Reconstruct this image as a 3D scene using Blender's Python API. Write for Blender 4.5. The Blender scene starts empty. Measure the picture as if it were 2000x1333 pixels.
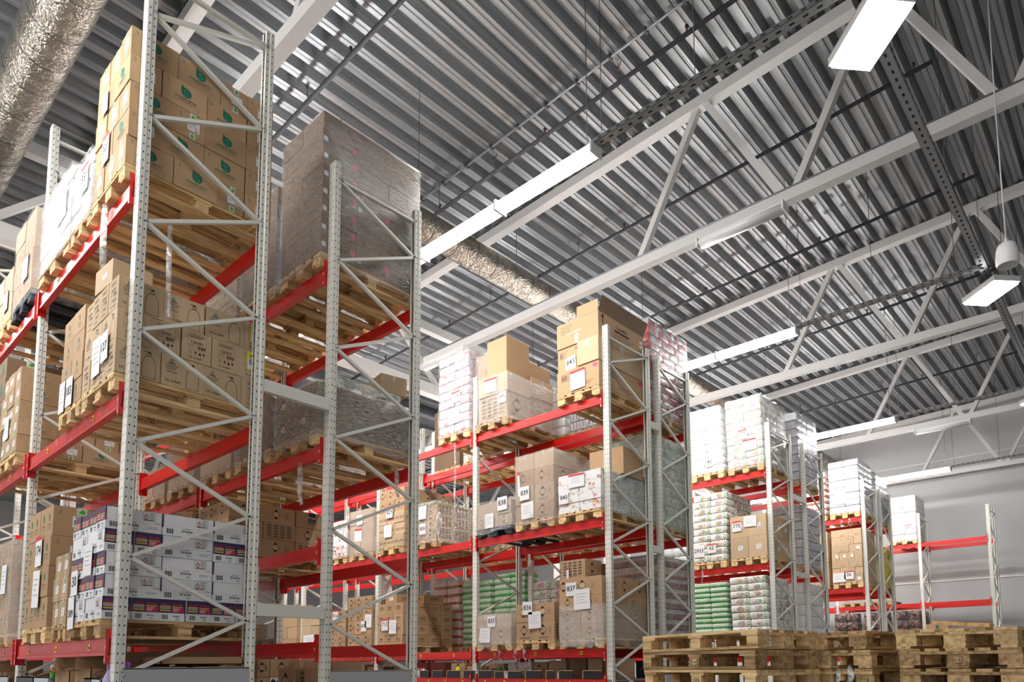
import bpy, math, random
from mathutils import Vector, Matrix
PI = math.pi
R = random.Random(7)
SC = bpy.context.scene
COL = SC.collection

# ---------------------------------------------------------------- camera
CAM = Vector((5.8758, -1.8285, 1.68))
F, PX, PY, TH, YAW, ROLL = 1365.533, 1069.283, 1168.224, 0.0950916, 0.719268, -0.0073468
cd = bpy.data.cameras.new('camera'); cam = bpy.data.objects.new('camera', cd); COL.objects.link(cam)
fw = Vector((-math.sin(YAW)*math.cos(TH), math.cos(YAW)*math.cos(TH), math.sin(TH)))
ri = Vector((math.cos(YAW), math.sin(YAW), 0)); up = ri.cross(fw)
c, s = math.cos(ROLL), math.sin(ROLL)
# image axes rolled about the optical axis (pixel shift is applied after the roll)
r2 = ri*c + up*s; u2 = up*c - ri*s
cam.matrix_world = Matrix(((r2.x, u2.x, -fw.x, CAM.x), (r2.y, u2.y, -fw.y, CAM.y), (r2.z, u2.z, -fw.z, CAM.z), (0, 0, 0, 1)))
cd.sensor_width = 36; cd.lens = F/2000*36
cd.shift_x = (1000-PX)/2000; cd.shift_y = (PY-666.5)/2000
cd.clip_start = .05; cd.clip_end = 200
SC.camera = cam

# ---------------------------------------------------------------- world, exposure
w = bpy.data.worlds.new('world'); SC.world = w; w.use_nodes = True
w.node_tree.nodes['Background'].inputs[0].default_value = (1, .985, .96, 1)
w.node_tree.nodes['Background'].inputs[1].default_value = .8
SC.view_settings.view_transform = 'Standard'; SC.view_settings.look = 'None'
SC.view_settings.gamma = 1; SC.view_settings.use_curve_mapping = False
SC.view_settings.exposure = 0.35
SC.cycles.max_bounces = 6; SC.cycles.diffuse_bounces = 3; SC.cycles.glossy_bounces = 3; SC.cycles.transparent_max_bounces = 24
SC.cycles.sample_clamp_indirect = 4; SC.cycles.caustics_reflective = False; SC.cycles.caustics_refractive = False
LAMP = 62.0      # strength of the tube diffusers

# ---------------------------------------------------------------- materials
MAT = {}
def lin(r, g, b):
    return tuple(((x/255+.055)/1.055)**2.4 if x > 10 else x/255/12.92 for x in (r, g, b)) + (1,)
def mat(name, rgb, rough=.6, metal=0., spec=.5, emit=0):
    m = bpy.data.materials.new(name); m.use_nodes = True
    b = m.node_tree.nodes['Principled BSDF']
    b.inputs['Base Color'].default_value = lin(*rgb); b.inputs['Roughness'].default_value = rough
    b.inputs['Metallic'].default_value = metal; b.inputs['Specular IOR Level'].default_value = spec
    if emit:
        b.inputs['Emission Color'].default_value = (1, .98, .95, 1); b.inputs['Emission Strength'].default_value = emit
    MAT[name] = m; return m
class G:
    """tiny node-graph helper"""
    def __init__(s, m): s.t = m.node_tree; s.b = s.t.nodes['Principled BSDF']
    def n(s, typ, ins=(), **kw):
        n = s.t.nodes.new(typ)
        for k, v in kw.items(): setattr(n, k, v)
        for k, v in dict(ins).items():
            if hasattr(v, 'is_output') or hasattr(v, 'links'): s.t.links.new(v, n.inputs[k])
            else: n.inputs[k].default_value = v
        return n
    def coord(s, kind='Object', scale=(1, 1, 1)):
        tc = s.n('ShaderNodeTexCoord')
        return s.n('ShaderNodeMapping', {0: tc.outputs[kind], 3: scale}).outputs[0]
    def noise(s, vec, scale, detail=4, rough=.6):
        return s.n('ShaderNodeTexNoise', {'Vector': vec, 'Scale': scale, 'Detail': detail, 'Roughness': rough}).outputs[0]
    def ramp(s, fac, stops):
        r = s.n('ShaderNodeValToRGB', {0: fac}); e = r.color_ramp.elements
        while len(e) < len(stops): e.new(.5)
        for el, (p, c) in zip(e, stops): el.position = p; el.color = c
        return r.outputs[0]
    def mix(s, f, a, b, mode='MIX'):
        m = s.n('ShaderNodeMix', data_type='RGBA', blend_type=mode)
        for i, v in ((0, f), (6, a), (7, b)):
            if hasattr(v, 'links'): s.t.links.new(v, m.inputs[i])
            else: m.inputs[i].default_value = v
        return m.outputs[2]
    def math(s, op, a, b=0):
        n = s.n('ShaderNodeMath', operation=op)
        for i, v in ((0, a), (1, b)):
            if hasattr(v, 'links'): s.t.links.new(v, n.inputs[i])
            else: n.inputs[i].default_value = v
        return n.outputs[0]
    def bump(s, h, strength=.3, dist=.01):
        b = s.n('ShaderNodeBump', {'Height': h, 'Strength': strength, 'Distance': dist})
        s.t.links.new(b.outputs[0], s.b.inputs['Normal'])
    def set(s, k, v): s.t.links.new(v, s.b.inputs[k])
    def rnd(s): return s.n('ShaderNodeObjectInfo').outputs['Random']
K = (0, 0, 0, 1); Wt = (1, 1, 1, 1)

def cardboard(name, rgb):
    m = mat(name, rgb, .75, spec=.25); g = G(m); base = lin(*rgb)
    v = g.coord()
    n = g.noise(v, 7); fl = g.noise(g.coord(scale=(60, 60, 2)), 3, 2)
    a = g.mix(g.math('MULTIPLY', n, .35), base, tuple(x*.72 for x in base[:3])+(1,))
    a = g.mix(g.math('MULTIPLY', fl, .12), a, tuple(min(1, x*1.5) for x in base[:3])+(1,))
    hs = g.n('ShaderNodeHueSaturation', {'Color': a, 'Value': g.math('MULTIPLY_ADD', g.rnd(), .22)})
    hs.inputs['Value'].links[0].from_node.inputs[2].default_value = .88
    g.set('Base Color', hs.outputs[0]); g.bump(fl, .12, .002)
cardboard('card', (182, 150, 116)); cardboard('card_dark', (128, 104, 82)); cardboard('card_pale', (198, 172, 140)); cardboard('card_white', (226, 227, 230)); cardboard('card_maroon', (112, 52, 44))
mat('ink', (38, 36, 38), .7); mat('ink_soft', (92, 78, 66), .7); mat('ink_green', (18, 104, 82), .7); mat('swirl_teal', (70, 146, 124), .7); mat('leaf_green', (70, 150, 60), .6)
mat('paper', (232, 233, 236), .6); mat('paper_grey', (150, 152, 156), .6); mat('tape_clear', (205, 205, 200), .25); mat('bright_green', (60, 170, 30), .5)
mat('print_red', (205, 34, 40), .55); mat('violet', (52, 42, 84), .4); mat('crimson', (190, 30, 66), .4); mat('sticker_yellow', (232, 224, 20), .5); mat('pink', (214, 70, 120), .6); mat('navy', (34, 40, 78), .5); mat('gold', (224, 170, 40), .5)
mat('red_plastic', (200, 24, 26), .35); mat('green_plastic', (50, 180, 40), .35); mat('purple_plastic', (150, 60, 170), .35); mat('orange_plastic', (214, 132, 50), .4); mat('lilac_plastic', (172, 160, 196), .3); mat('black_plastic', (30, 30, 34), .4); mat('dark_hole', (16, 16, 16), .8)

def wood(name, rgb, dark):
    m = mat(name, rgb, .8, spec=.2); g = G(m); a, b = lin(*rgb), lin(*dark)
    v = g.coord(scale=(9, 1.1, 9)); rn = g.rnd()
    v2 = g.n('ShaderNodeVectorMath', {0: v, 1: g.n('ShaderNodeCombineXYZ', {0: g.math('MULTIPLY', rn, 37.), 1: g.math('MULTIPLY', rn, 11.)}).outputs[0]}, operation='ADD').outputs[0]
    n = g.noise(v2, 2.4, 8, .65); big = g.noise(g.coord(), 2.3, 3)
    col = g.ramp(n, [(.30, b), (.55, a), (.85, tuple(min(1, x*1.25) for x in a[:3])+(1,))])
    col = g.mix(g.math('MULTIPLY', big, .22), col, b)
    hs = g.n('ShaderNodeHueSaturation', {'Color': col, 'Value': g.math('MULTIPLY_ADD', rn, .5)})
    hs.inputs['Value'].links[0].from_node.inputs[2].default_value = .72
    g.set('Base Color', hs.outputs[0]); g.bump(n, .35, .004)
wood('wood', (232, 202, 152), (160, 120, 74)); wood('wood_old', (212, 178, 132), (118, 88, 54)); wood('wood_blue', (62, 72, 80), (28, 32, 38))

def painted(name, rgb, rough, scuff, amount, metal=0):
    m = mat(name, rgb, rough, metal); g = G(m); n = g.noise(g.coord(), 14, 6, .7)
    f = g.ramp(n, [(.60, K), (.74, Wt)])
    g.set('Base Color', g.mix(g.math('MULTIPLY', f, amount), lin(*rgb), lin(*scuff)))
    g.set('Roughness', g.math('MULTIPLY_ADD', n, .2)); g.b.inputs['Roughness'].links[0].from_node.inputs[2].default_value = rough-.1
painted('red_steel', (208, 22, 18), .38, (228, 150, 140), .22); painted('red_worn', (198, 40, 40), .4, (226, 196, 188), .5)
painted('white_steel', (222, 222, 214), .4, (188, 182, 166), .25); painted('truss_white', (214, 212, 210), .5, (196, 188, 182), .3)
painted('grey_steel', (150, 154, 160), .35, (110, 112, 116), .3, .6); painted('pipe_dark', (62, 63, 68), .45, (84, 82, 82), .4)
mat('guard_grey', (176, 179, 183), .42, .1); mat('white_plastic', (236, 236, 236), .4); mat('grille', (196, 196, 196), .6); mat('wire', (90, 92, 96), .4, .8); mat('head_brass', (70, 44, 36), .4, .6)
mat('tray_steel', (150, 152, 154), .35, .7)
m = mat('upright_steel', (226, 226, 216), .4); g = G(m)
uvn = g.n('ShaderNodeUVMap'); sx = g.n('ShaderNodeSeparateXYZ', {0: uvn.outputs[0]})
hu = g.math('LESS_THAN', g.math('ABSOLUTE', sx.outputs[0]), .0048)
hv = g.math('LESS_THAN', g.math('ABSOLUTE', g.math('SUBTRACT', g.math('FRACT', g.math('MULTIPLY', sx.outputs[1], 14.3)), .5)), .10)
hole = g.math('MULTIPLY', hu, hv); n = g.noise(g.coord(), 9, 5)
g.set('Base Color', g.mix(hole, g.mix(g.math('MULTIPLY', n, .2), lin(226, 226, 218), lin(186, 182, 168)), (.012, .011, .01, 1)))

m = mat('deck_steel', (206, 208, 210), .3, .8); g = G(m)
st = g.noise(g.coord(scale=(5, .12, 5)), 2.2, 6, .7); st2 = g.noise(g.coord(scale=(1.3, .7, 1)), 1.6, 5, .65)
g.set('Base Color', g.mix(g.math('MULTIPLY', st2, .7), g.ramp(st, [(.25, lin(118, 122, 126)), (.5, lin(164, 167, 169)), (.8, lin(216, 210, 200))]), lin(120, 124, 130)))
g.set('Roughness', g.math('MULTIPLY_ADD', st2, .35)); g.b.inputs['Roughness'].links[0].from_node.inputs[2].default_value = .2

m = mat('foil', (214, 210, 204), .27, 1); g = G(m)
v = g.coord(); dn = g.n('ShaderNodeTexNoise', {'Vector': v, 'Scale': 3., 'Detail': 4.}).outputs[1]; dv = g.n('ShaderNodeVectorMath', {0: v, 1: dn}, operation='ADD').outputs[0]; cr = g.math('ADD', g.n('ShaderNodeTexVoronoi', {'Vector': dv, 'Scale': 15.}).outputs[0], g.math('MULTIPLY', g.noise(v, 14, 6), .6))
g.set('Base Color', g.ramp(g.noise(g.coord(scale=(1, 1, 1)), 5, 6, .7), [(.3, lin(146, 138, 126)), (.55, lin(182, 174, 162)), (.8, lin(214, 208, 198))])); g.bump(cr, .5, .022)
m = mat('duct_steel', (122, 126, 130), .3, .9)

def film(name, tint, dens, strength):
    m = bpy.data.materials.new(name); m.use_nodes = True; t = m.node_tree; t.nodes.remove(t.nodes['Principled BSDF'])
    g = G.__new__(G); g.t = t
    zz = 1 if 'rag' in name else 1e9; n = g.noise(g.coord(scale=(2, 2, min(zz*9, 22))), 2.6, 6, .7); n2 = g.noise(g.coord(scale=(5, 5, min(zz*6, 40))), 3, 4)
    bm = g.n('ShaderNodeBump', {'Height': n, 'Strength': strength, 'Distance': .03})
    gl = g.n('ShaderNodeBsdfGlossy', {0: (1, 1, 1, 1), 'Roughness': .13, 'Normal': bm.outputs[0]})
    df = g.n('ShaderNodeBsdfDiffuse', {0: lin(*tint)}); tr = g.n('ShaderNodeBsdfTransparent')
    a = g.n('ShaderNodeMixShader', {0: .55 if 'rag' in name or 'green' in name else .22, 1: gl.outputs[0], 2: df.outputs[0]})
    f = g.ramp(n2, [(.40, (dens*.25,)*3+(1,)), (.70, (min(1, dens*2.0),)*3+(1,))])
    b = g.n('ShaderNodeMixShader', {0: f, 1: tr.outputs[0], 2: a.outputs[0]})
    t.links.new(b.outputs[0], t.nodes['Material Output'].inputs[0]); MAT[name] = m
film('film', (226, 228, 226), .26, 1.); film('film_rag', (236, 238, 238), .5, .6); film('film_dense', (224, 228, 226), .36, 1.); film('film_green', (200, 226, 212), .62, .9)

def pack(name, base, cols, sc=26, cover=.5, oval=None, rough=.3, band=None):
    """printed plastic packs: blotches of print on a glossy wrapper"""
    m = mat(name, base, rough); g = G(m)
    v = g.coord(); off = g.n('ShaderNodeCombineXYZ', {0: g.math('MULTIPLY', g.rnd(), 9.), 1: g.math('MULTIPLY', g.rnd(), 5.)}).outputs[0]
    v = g.n('ShaderNodeVectorMath', {0: v, 1: off}, operation='ADD').outputs[0]
    vo = g.n('ShaderNodeTexVoronoi', {'Vector': v, 'Scale': sc})
    sp = g.n('ShaderNodeSeparateXYZ', {0: vo.outputs['Color']})
    k = len(cols); ra = [(i/k, lin(*cc)) for i, cc in enumerate(cols)]
    r = g.n('ShaderNodeValToRGB', {0: sp.outputs[0]}); r.color_ramp.interpolation = 'CONSTANT'
    while len(r.color_ramp.elements) < k: r.color_ramp.elements.new(.5)
    for el, (p, cc) in zip(r.color_ramp.elements, ra): el.position = p; el.color = cc
    msk = g.ramp(g.noise(v, sc*.22, 3), [(1-cover-.06, K), (1-cover+.06, Wt)])
    col = g.mix(msk, lin(*base), r.outputs[0])
    if oval:
        gc = g.n('ShaderNodeSeparateXYZ', {0: g.n('ShaderNodeTexCoord').outputs['Generated']})
        ny = g.math('GREATER_THAN', g.math('ABSOLUTE', g.n('ShaderNodeSeparateXYZ', {0: g.n('ShaderNodeTexCoord').outputs['Normal']}).outputs[1]), .6)
        du = g.math('DIVIDE', g.math('SUBTRACT', gc.outputs[0], .88), .075); dv = g.math('DIVIDE', g.math('SUBTRACT', gc.outputs[2], .5), .36)
        rr = g.math('SQRT', g.math('ADD', g.math('MULTIPLY', du, du), g.math('MULTIPLY', dv, dv)))
        rg = g.math('MULTIPLY', g.math('MULTIPLY', g.math('LESS_THAN', rr, 1.), g.math('GREATER_THAN', rr, .6)), ny)
        du = g.math('DIVIDE', g.math('SUBTRACT', gc.outputs[0], .52), .22); dv = g.math('DIVIDE', g.math('SUBTRACT', gc.outputs[2], .5), .4)
        r2_ = g.math('SQRT', g.math('ADD', g.math('MULTIPLY', du, du), g.math('MULTIPLY', dv, dv)))
        bl = g.math('MULTIPLY', g.math('LESS_THAN', r2_, g.math('MULTIPLY_ADD', g.noise(v, 30, 3), .9)), ny)
        bl.node.inputs[0].links[0].from_node.inputs[1].links[0].from_node.inputs[2].default_value = .45
        col = g.mix(g.math('MULTIPLY', ny, .55), col, lin(*base))
        col = g.mix(g.math('MULTIPLY', bl, .8), col, r.outputs[0]); col = g.mix(rg, col, lin(*oval))
    if band:      # printed body below, clear tops of the rolls above
        gz = g.n('ShaderNodeSeparateXYZ', {0: g.n('ShaderNodeTexCoord').outputs['Generated']})
        wv = g.math('FRACT', g.math('MULTIPLY', g.math('ADD', gz.outputs[0], gz.outputs[1]), 6.))
        lo = g.math('LESS_THAN', gz.outputs[2], band[0]); dk = g.math('MULTIPLY', g.math('GREATER_THAN', gz.outputs[2], band[0]+.18), g.math('LESS_THAN', g.math('ABSOLUTE', g.math('SUBTRACT', wv, .5)), .13))
        col = g.mix(g.math('MULTIPLY', lo, .75), g.mix(g.math('MULTIPLY', g.math('SUBTRACT', 1, lo), .7), col, lin(*base)), lin(*band[1])); col = g.mix(g.math('MULTIPLY', dk, .8), col, lin(*band[2]))
    g.set('Base Color', col)
    cr = g.noise(g.coord(), 22, 5, .7); g.bump(cr, .35, .012)
pack('floral', (232, 234, 232), [(232, 140, 90), (150, 130, 160), (120, 170, 90), (220, 214, 200), (160, 130, 110), (190, 200, 180)], 26, .46, (110, 170, 80))
pack('floral_red', (226, 226, 230), [(222, 130, 130), (150, 150, 172), (226, 176, 170), (206, 200, 214)], 34, .5)
pack('green_pack', (214, 222, 212), [(70, 196, 84), (96, 180, 96), (52, 180, 70), (224, 222, 226), (150, 130, 150)], 13, .5, band=(.42, (84, 190, 92), (140, 200, 140)))
pack('orange_pack', (222, 216, 210), [(196, 84, 44), (170, 70, 40), (206, 112, 70), (222, 214, 206)], 13, .5, band=(.3, (190, 96, 56), (206, 140, 110)))
pack('maroon_pack', (214, 212, 214), [(150, 70, 66), (128, 62, 60), (60, 60, 70), (206, 200, 200)], 17, .45, band=(.55, (140, 74, 68), (60, 60, 66)))
pack('navy_pack', (226, 228, 234), [(60, 64, 92), (110, 112, 130), (220, 222, 230), (84, 86, 104)], 20, .42, band=(.12, (110, 112, 132), (84, 88, 110)))
pack('white_pack', (238, 239, 240), [(206, 210, 214), (222, 224, 228), (190, 196, 202)], 15, .25)
pack('silver_pack', (206, 208, 210), [(150, 156, 160), (184, 188, 190), (116, 130, 126)], 16, .45)
pack('red_pack', (206, 204, 208), [(186, 40, 44), (200, 60, 60), (160, 150, 160), (214, 212, 216)], 12, .6)
pack('bottle_pack', (70, 66, 70), [(44, 42, 48), (150, 110, 86), (90, 84, 88)], 18, .6)
pack('yellow_sack', (226, 206, 40), [(240, 226, 90), (206, 180, 30), (200, 60, 40)], 9, .3)
pack('floral_box', (230, 231, 232), [(220, 80, 130), (120, 180, 70), (200, 60, 60), (240, 190, 60), (160, 90, 60), (140, 90, 160)], 44, .42, rough=.5)

m = mat('floor', (150, 150, 148), .35); g = G(m); g.set('Base Color', g.mix(g.noise(g.coord(), .8, 6), lin(166, 166, 164), lin(128, 128, 126)))
m = mat('wall_panel', (206, 208, 210), .55); g = G(m); g.set('Base Color', g.mix(g.math('MULTIPLY', g.noise(g.coord(scale=(.4, 1, .2)), 1.5, 4), .35), lin(190, 190, 191), lin(164, 164, 166)))
mat('lamp_diffuser', (255, 255, 255), .5, emit=LAMP); mat('bay_diffuser', (255, 255, 255), .5, emit=LAMP*.5)
mat('lamp_off', (226, 228, 230), .3)

# ---------------------------------------------------------------- mesh building
class MB:
    def __init__(s): s.v = []; s.f = []; s.m = []; s.uv = []; s.mats = []; s.sm = []
    def mi(s, name):
        if name not in s.mats: s.mats.append(name)
        return s.mats.index(name)
    def face(s, pts, m, uv=None, smooth=False):
        i = len(s.v); s.v += [tuple(p) for p in pts]; s.f.append(tuple(range(i, i+len(pts)))); s.m.append(s.mi(m)); s.uv.append(uv); s.sm.append(smooth)
    def mesh_in(s, vs, fs, m, smooth=False):
        i = len(s.v); s.v += [tuple(p) for p in vs]
        for f in fs: s.f.append(tuple(i+k for k in f)); s.m.append(s.mi(m)); s.uv.append(None); s.sm.append(smooth)
    def box(s, x0, x1, y0, y1, z0, z1, m, M=None):
        vs = [Vector(p) for p in ((x0, y0, z0), (x1, y0, z0), (x1, y1, z0), (x0, y1, z0), (x0, y0, z1), (x1, y0, z1), (x1, y1, z1), (x0, y1, z1))]
        if M: vs = [M @ p for p in vs]
        s.mesh_in(vs, [(0, 3, 2, 1), (4, 5, 6, 7), (0, 1, 5, 4), (1, 2, 6, 5), (2, 3, 7, 6), (3, 0, 4, 7)], m)
    def bar(s, a, b, wx, wz, m, upv=(0, 0, 1)):
        a, b = Vector(a), Vector(b); d = b-a; L = d.length; d.normalize(); u = Vector(upv)
        x = d.cross(u)
        if x.length < 1e-5: x = Vector((1, 0, 0))
        x.normalize(); z = x.cross(d); M = Matrix(((x.x, d.x, z.x, a.x), (x.y, d.y, z.y, a.y), (x.z, d.z, z.z, a.z), (0, 0, 0, 1)))
        s.box(-wx/2, wx/2, 0, L, -wz/2, wz/2, m, M)
    def tube(s, pts, r, m, n=8, cap=True):
        pts = [Vector(p) for p in pts]; rings = []; rs = r if isinstance(r, (list, tuple)) else [r]*len(pts)
        for i, p in enumerate(pts):
            d = (pts[min(i+1, len(pts)-1)]-pts[max(i-1, 0)]).normalized(); a = d.cross(Vector((0, 0, 1)) if abs(d.z) < .95 else Vector((1, 0, 0))).normalized(); b = d.cross(a)
            rings.append([p+(a*math.cos(2*PI*k/n)+b*math.sin(2*PI*k/n))*rs[i] for k in range(n)])
        vs = [q for rg in rings for q in rg]; fs = []
        for i in range(len(pts)-1):
            for k in range(n): fs.append((i*n+k, i*n+(k+1) % n, (i+1)*n+(k+1) % n, (i+1)*n+k))
        if cap: fs += [tuple(range(n))[::-1], tuple((len(pts)-1)*n+k for k in range(n))]
        s.mesh_in(vs, fs, m, True)
    def lathe(s, prof, m, n=20, c=(0, 0, 0)):
        vs = [(c[0]+r*math.cos(2*PI*k/n), c[1]+r*math.sin(2*PI*k/n), c[2]+z) for r, z in prof for k in range(n)]
        s.mesh_in(vs, [(i*n+k, i*n+(k+1) % n, (i+1)*n+(k+1) % n, (i+1)*n+k) for i in range(len(prof)-1) for k in range(n)], m, True)
    def build(s, name):
        me = bpy.data.meshes.new(name); me.from_pydata(s.v, [], s.f)
        for k in s.mats: me.materials.append(MAT[k])
        me.polygons.foreach_set('material_index', s.m); me.polygons.foreach_set('use_smooth', s.sm)
        if any(u for u in s.uv):
            l = me.uv_layers.new(); i = 0
            for f, u in zip(s.f, s.uv):
                for k in range(len(f)): l.data[i].uv = u[k] if u else (1, 0); i += 1
        me.update(); return me
def rbox(w, d, h, r, m, bulge=0., n=2):
    """rounded, slightly plump pack"""
    b = MB(); N = 6
    import itertools
    def P(x, y, z):
        x, y, z = x*w/2, y*d/2, z*h/2; cx, cy, cz = max(-w/2+r, min(w/2-r, x)), max(-d/2+r, min(d/2-r, y)), max(-h/2+r, min(h/2-r, z))
        e = Vector((x-cx, y-cy, z-cz)); L = e.length
        p = Vector((cx, cy, cz)) + (e.normalized()*min(L, r) if L > 1e-9 else e)
        k = bulge*(1-(2*abs(z)/h)**2); return Vector((p.x*(1+k), p.y*(1+k), p.z+h/2))
    tk = [-1, -1+1.2*r/max(w, d), -.5, 0, .5, 1-1.2*r/max(w, d), 1]
    tz = [-1, -1+1.6*r/h, 0, 1-1.6*r/h, 1]
    for ax in range(3):
        A, B = [(tk, tz), (tk, tz), (tk, tk)][ax]
        for sg in (-1, 1):
            def at(a, bb): return P(*((sg, a, bb) if ax == 0 else (a, sg, bb) if ax == 1 else (a, bb, sg)))
            vs = [at(a, bb) for a in A for bb in B]; nb = len(B); fs = []
            for i in range(len(A)-1):
                for j in range(nb-1):
                    q = (i*nb+j, (i+1)*nb+j, (i+1)*nb+j+1, i*nb+j+1)
                    fs.append(q if (sg > 0) == (ax != 1) else q[::-1])
            b.mesh_in(vs, fs, m, True)
    return b

# ---------------------------------------------------------------- objects
def link(name, me, parent=None, loc=(0, 0, 0), rot=(0, 0, 0)):
    o = bpy.data.objects.new(name, me); COL.objects.link(o); o.location = loc; o.rotation_euler = rot
    if parent: o.parent = parent
    return o
def tag(o, label, cat, group=None):
    if len(label.split()) > 16: print('LONG LABEL', len(label.split()), label)
    o['label'] = label; o['category'] = cat
    if group: o['group'] = group
    return o
def struct(name, b, label=None):
    o = link(name, b.build(name)); o['kind'] = 'structure'
    if label: o['label'] = label
    return o
def thing(name, label, cat, loc, rot=(0, 0, 0), group=None): return tag(link(name, None, None, loc, rot), label, cat, group)
ORD = ['bottom', 'second', 'third', 'fourth', 'fifth', 'sixth', 'seventh', 'eighth', 'ninth', 'tenth', 'eleventh', 'twelfth', 'thirteenth', 'fourteenth']
NTH = ['first', 'second', 'third', 'fourth', 'fifth', 'sixth', 'seventh', 'eighth', 'ninth', 'tenth', 'eleventh', 'twelfth', 'thirteenth', 'fourteenth', 'fifteenth', 'sixteenth']

# ---- lettering
GL = {}
def glyphs(sx):
    if sx not in GL:
        cu = bpy.data.curves.new('lettering', 'FONT'); cu.body = sx; cu.resolution_u = 2; cu.offset = .012
        o = bpy.data.objects.new('lettering', cu); me = bpy.data.meshes.new_from_object(o)
        vs = [(v.co.x, v.co.y) for v in me.vertices]; fs = [tuple(p.vertices) for p in me.polygons]
        bpy.data.objects.remove(o); bpy.data.curves.remove(cu); bpy.data.meshes.remove(me)
        x0 = min(v[0] for v in vs); x1 = max(v[0] for v in vs)
        GL[sx] = ([(a-x0, b) for a, b in vs], fs, x1-x0)
    return GL[sx]

class Pr:
    """draws print on one face of a carton; to(name) sends what follows to a child part"""
    def __init__(s, mb, face, w, d, h, kids):
        s.mb = mb; s.own = mb; s.kids = kids; s.e = .0012
        s.face = face
        if face == 'F': s.o, s.U, s.N, s.W = Vector((-w/2, -d/2, 0)), Vector((1, 0, 0)), Vector((0, -1, 0)), w
        else: s.o, s.U, s.N, s.W = Vector((w/2, -d/2, 0)), Vector((0, 1, 0)), Vector((1, 0, 0)), d
        s.V = Vector((0, 0, 1)); s.H = h
    def to(s, name=None):
        if name is None: s.mb = s.own; s.e = .0012
        else: s.mb = MB(); s.kids.append((name, s.mb)); s.e = .0016
    def p(s, u, v, e=0): return s.o+s.U*u+s.V*v+s.N*(s.e+e)
    def poly(s, pts, m, e=0): s.mb.face([s.p(u, v, e) for u, v in pts], m)
    def rect(s, u0, v0, u1, v1, m, e=0): s.poly([(u0, v0), (u1, v0), (u1, v1), (u0, v1)], m, e)
    def frame(s, u0, v0, u1, v1, t, m, e=0):
        s.rect(u0, v0, u1, v0+t, m, e); s.rect(u0, v1-t, u1, v1, m, e); s.rect(u0, v0, u0+t, v1, m, e); s.rect(u1-t, v0, u1, v1, m, e)
    def stroke(s, pts, t, m, e=0, close=True):
        n = len(pts)
        for i in range(n if close else n-1):
            a, b = Vector(pts[i]), Vector(pts[(i+1) % n]); d = b-a
            if d.length < 1e-6: continue
            q = Vector((-d.y, d.x)).normalized()*t/2; s.poly([a-q, b-q, b+q, a+q], m, e)
    def text(s, u, v, h, sx, m, maxw=9, e=0, left=False):
        vs, fs, w0 = glyphs(sx); k = h/.73; kx = min(k, maxw/w0); off = u if left else u-w0*kx/2
        s.mb.mesh_in([s.p(off+a*kx, v+b*k, e+.0003) for a, b in vs], fs, m)
    def lines(s, u0, u1, v, n, dv, t, m, e=0):
        for i in range(n): s.rect(u0, v-i*dv-t, u0+(u1-u0)*(.95-.25*((i*7) % 3)/2), v-i*dv, m, e)
    def bars(s, u0, v0, u1, v1, m, e=0):
        n = 9; x = u0
        for i in range(n):
            ww = (u1-u0)/n*(.35+.4*((i*5) % 3)/2); s.rect(x, v0, x+ww, v1, m, e); x += (u1-u0)/n
    def arrows(s, u, v, k, m):
        for du in (0, .35*k):
            s.rect(u+du, v, u+du+.08*k, v+.7*k, m); s.poly([(u+du-.05*k, v+.62*k), (u+du+.13*k, v+.62*k), (u+du+.04*k, v+k)], m)
        s.rect(u-.12*k, v-.16*k, u+.55*k, v-.08*k, m)
    def diamond(s, u, v, k, fill=None):
        pts = [(u, v-k), (u+k*.86, v), (u, v+k), (u-k*.86, v)]
        if fill: s.poly(pts, fill)
        s.stroke(pts, k*.09, 'ink', .0003)
        s.poly([(u, v+k), (u-k*.43, v+k*.5), (u+k*.43, v+k*.5)], 'ink', .0003); s.poly([(u, v-k), (u+k*.43, v-k*.5), (u-k*.43, v-k*.5)], 'ink', .0003)
    def disc(s, u, v, r, m, e=0, n=14, sq=1): s.poly([(u+r*math.cos(2*PI*i/n), v+r*sq*math.sin(2*PI*i/n)) for i in range(n)], m, e)
    def ring(s, u, v, r, t, m, n=16): s.stroke([(u+r*math.cos(2*PI*i/n), v+r*math.sin(2*PI*i/n)) for i in range(n)], t, m)
    def label(s, u0, v0, u1, v1, name='shipping_label'):
        s.to(name); s.rect(u0, v0, u1, v1, 'paper'); a, b = u1-u0, v1-v0
        s.rect(u0+a*.1, v1-b*.16, u0+a*.4, v1-b*.08, 'ink', .0004); s.lines(u0+a*.25, u0+a*.75, v1-b*.26, 2, b*.09, b*.035, 'ink_soft', .0004)
        s.lines(u0+a*.08, u0+a*.5, v1-b*.5, 3, b*.08, b*.03, 'paper_grey', .0004); s.lines(u0+a*.56, u0+a*.92, v1-b*.5, 3, b*.08, b*.03, 'paper_grey', .0004)
        s.bars(u0+a*.62, v0+b*.08, u0+a*.92, v0+b*.2, 'ink', .0004); s.to()

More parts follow.
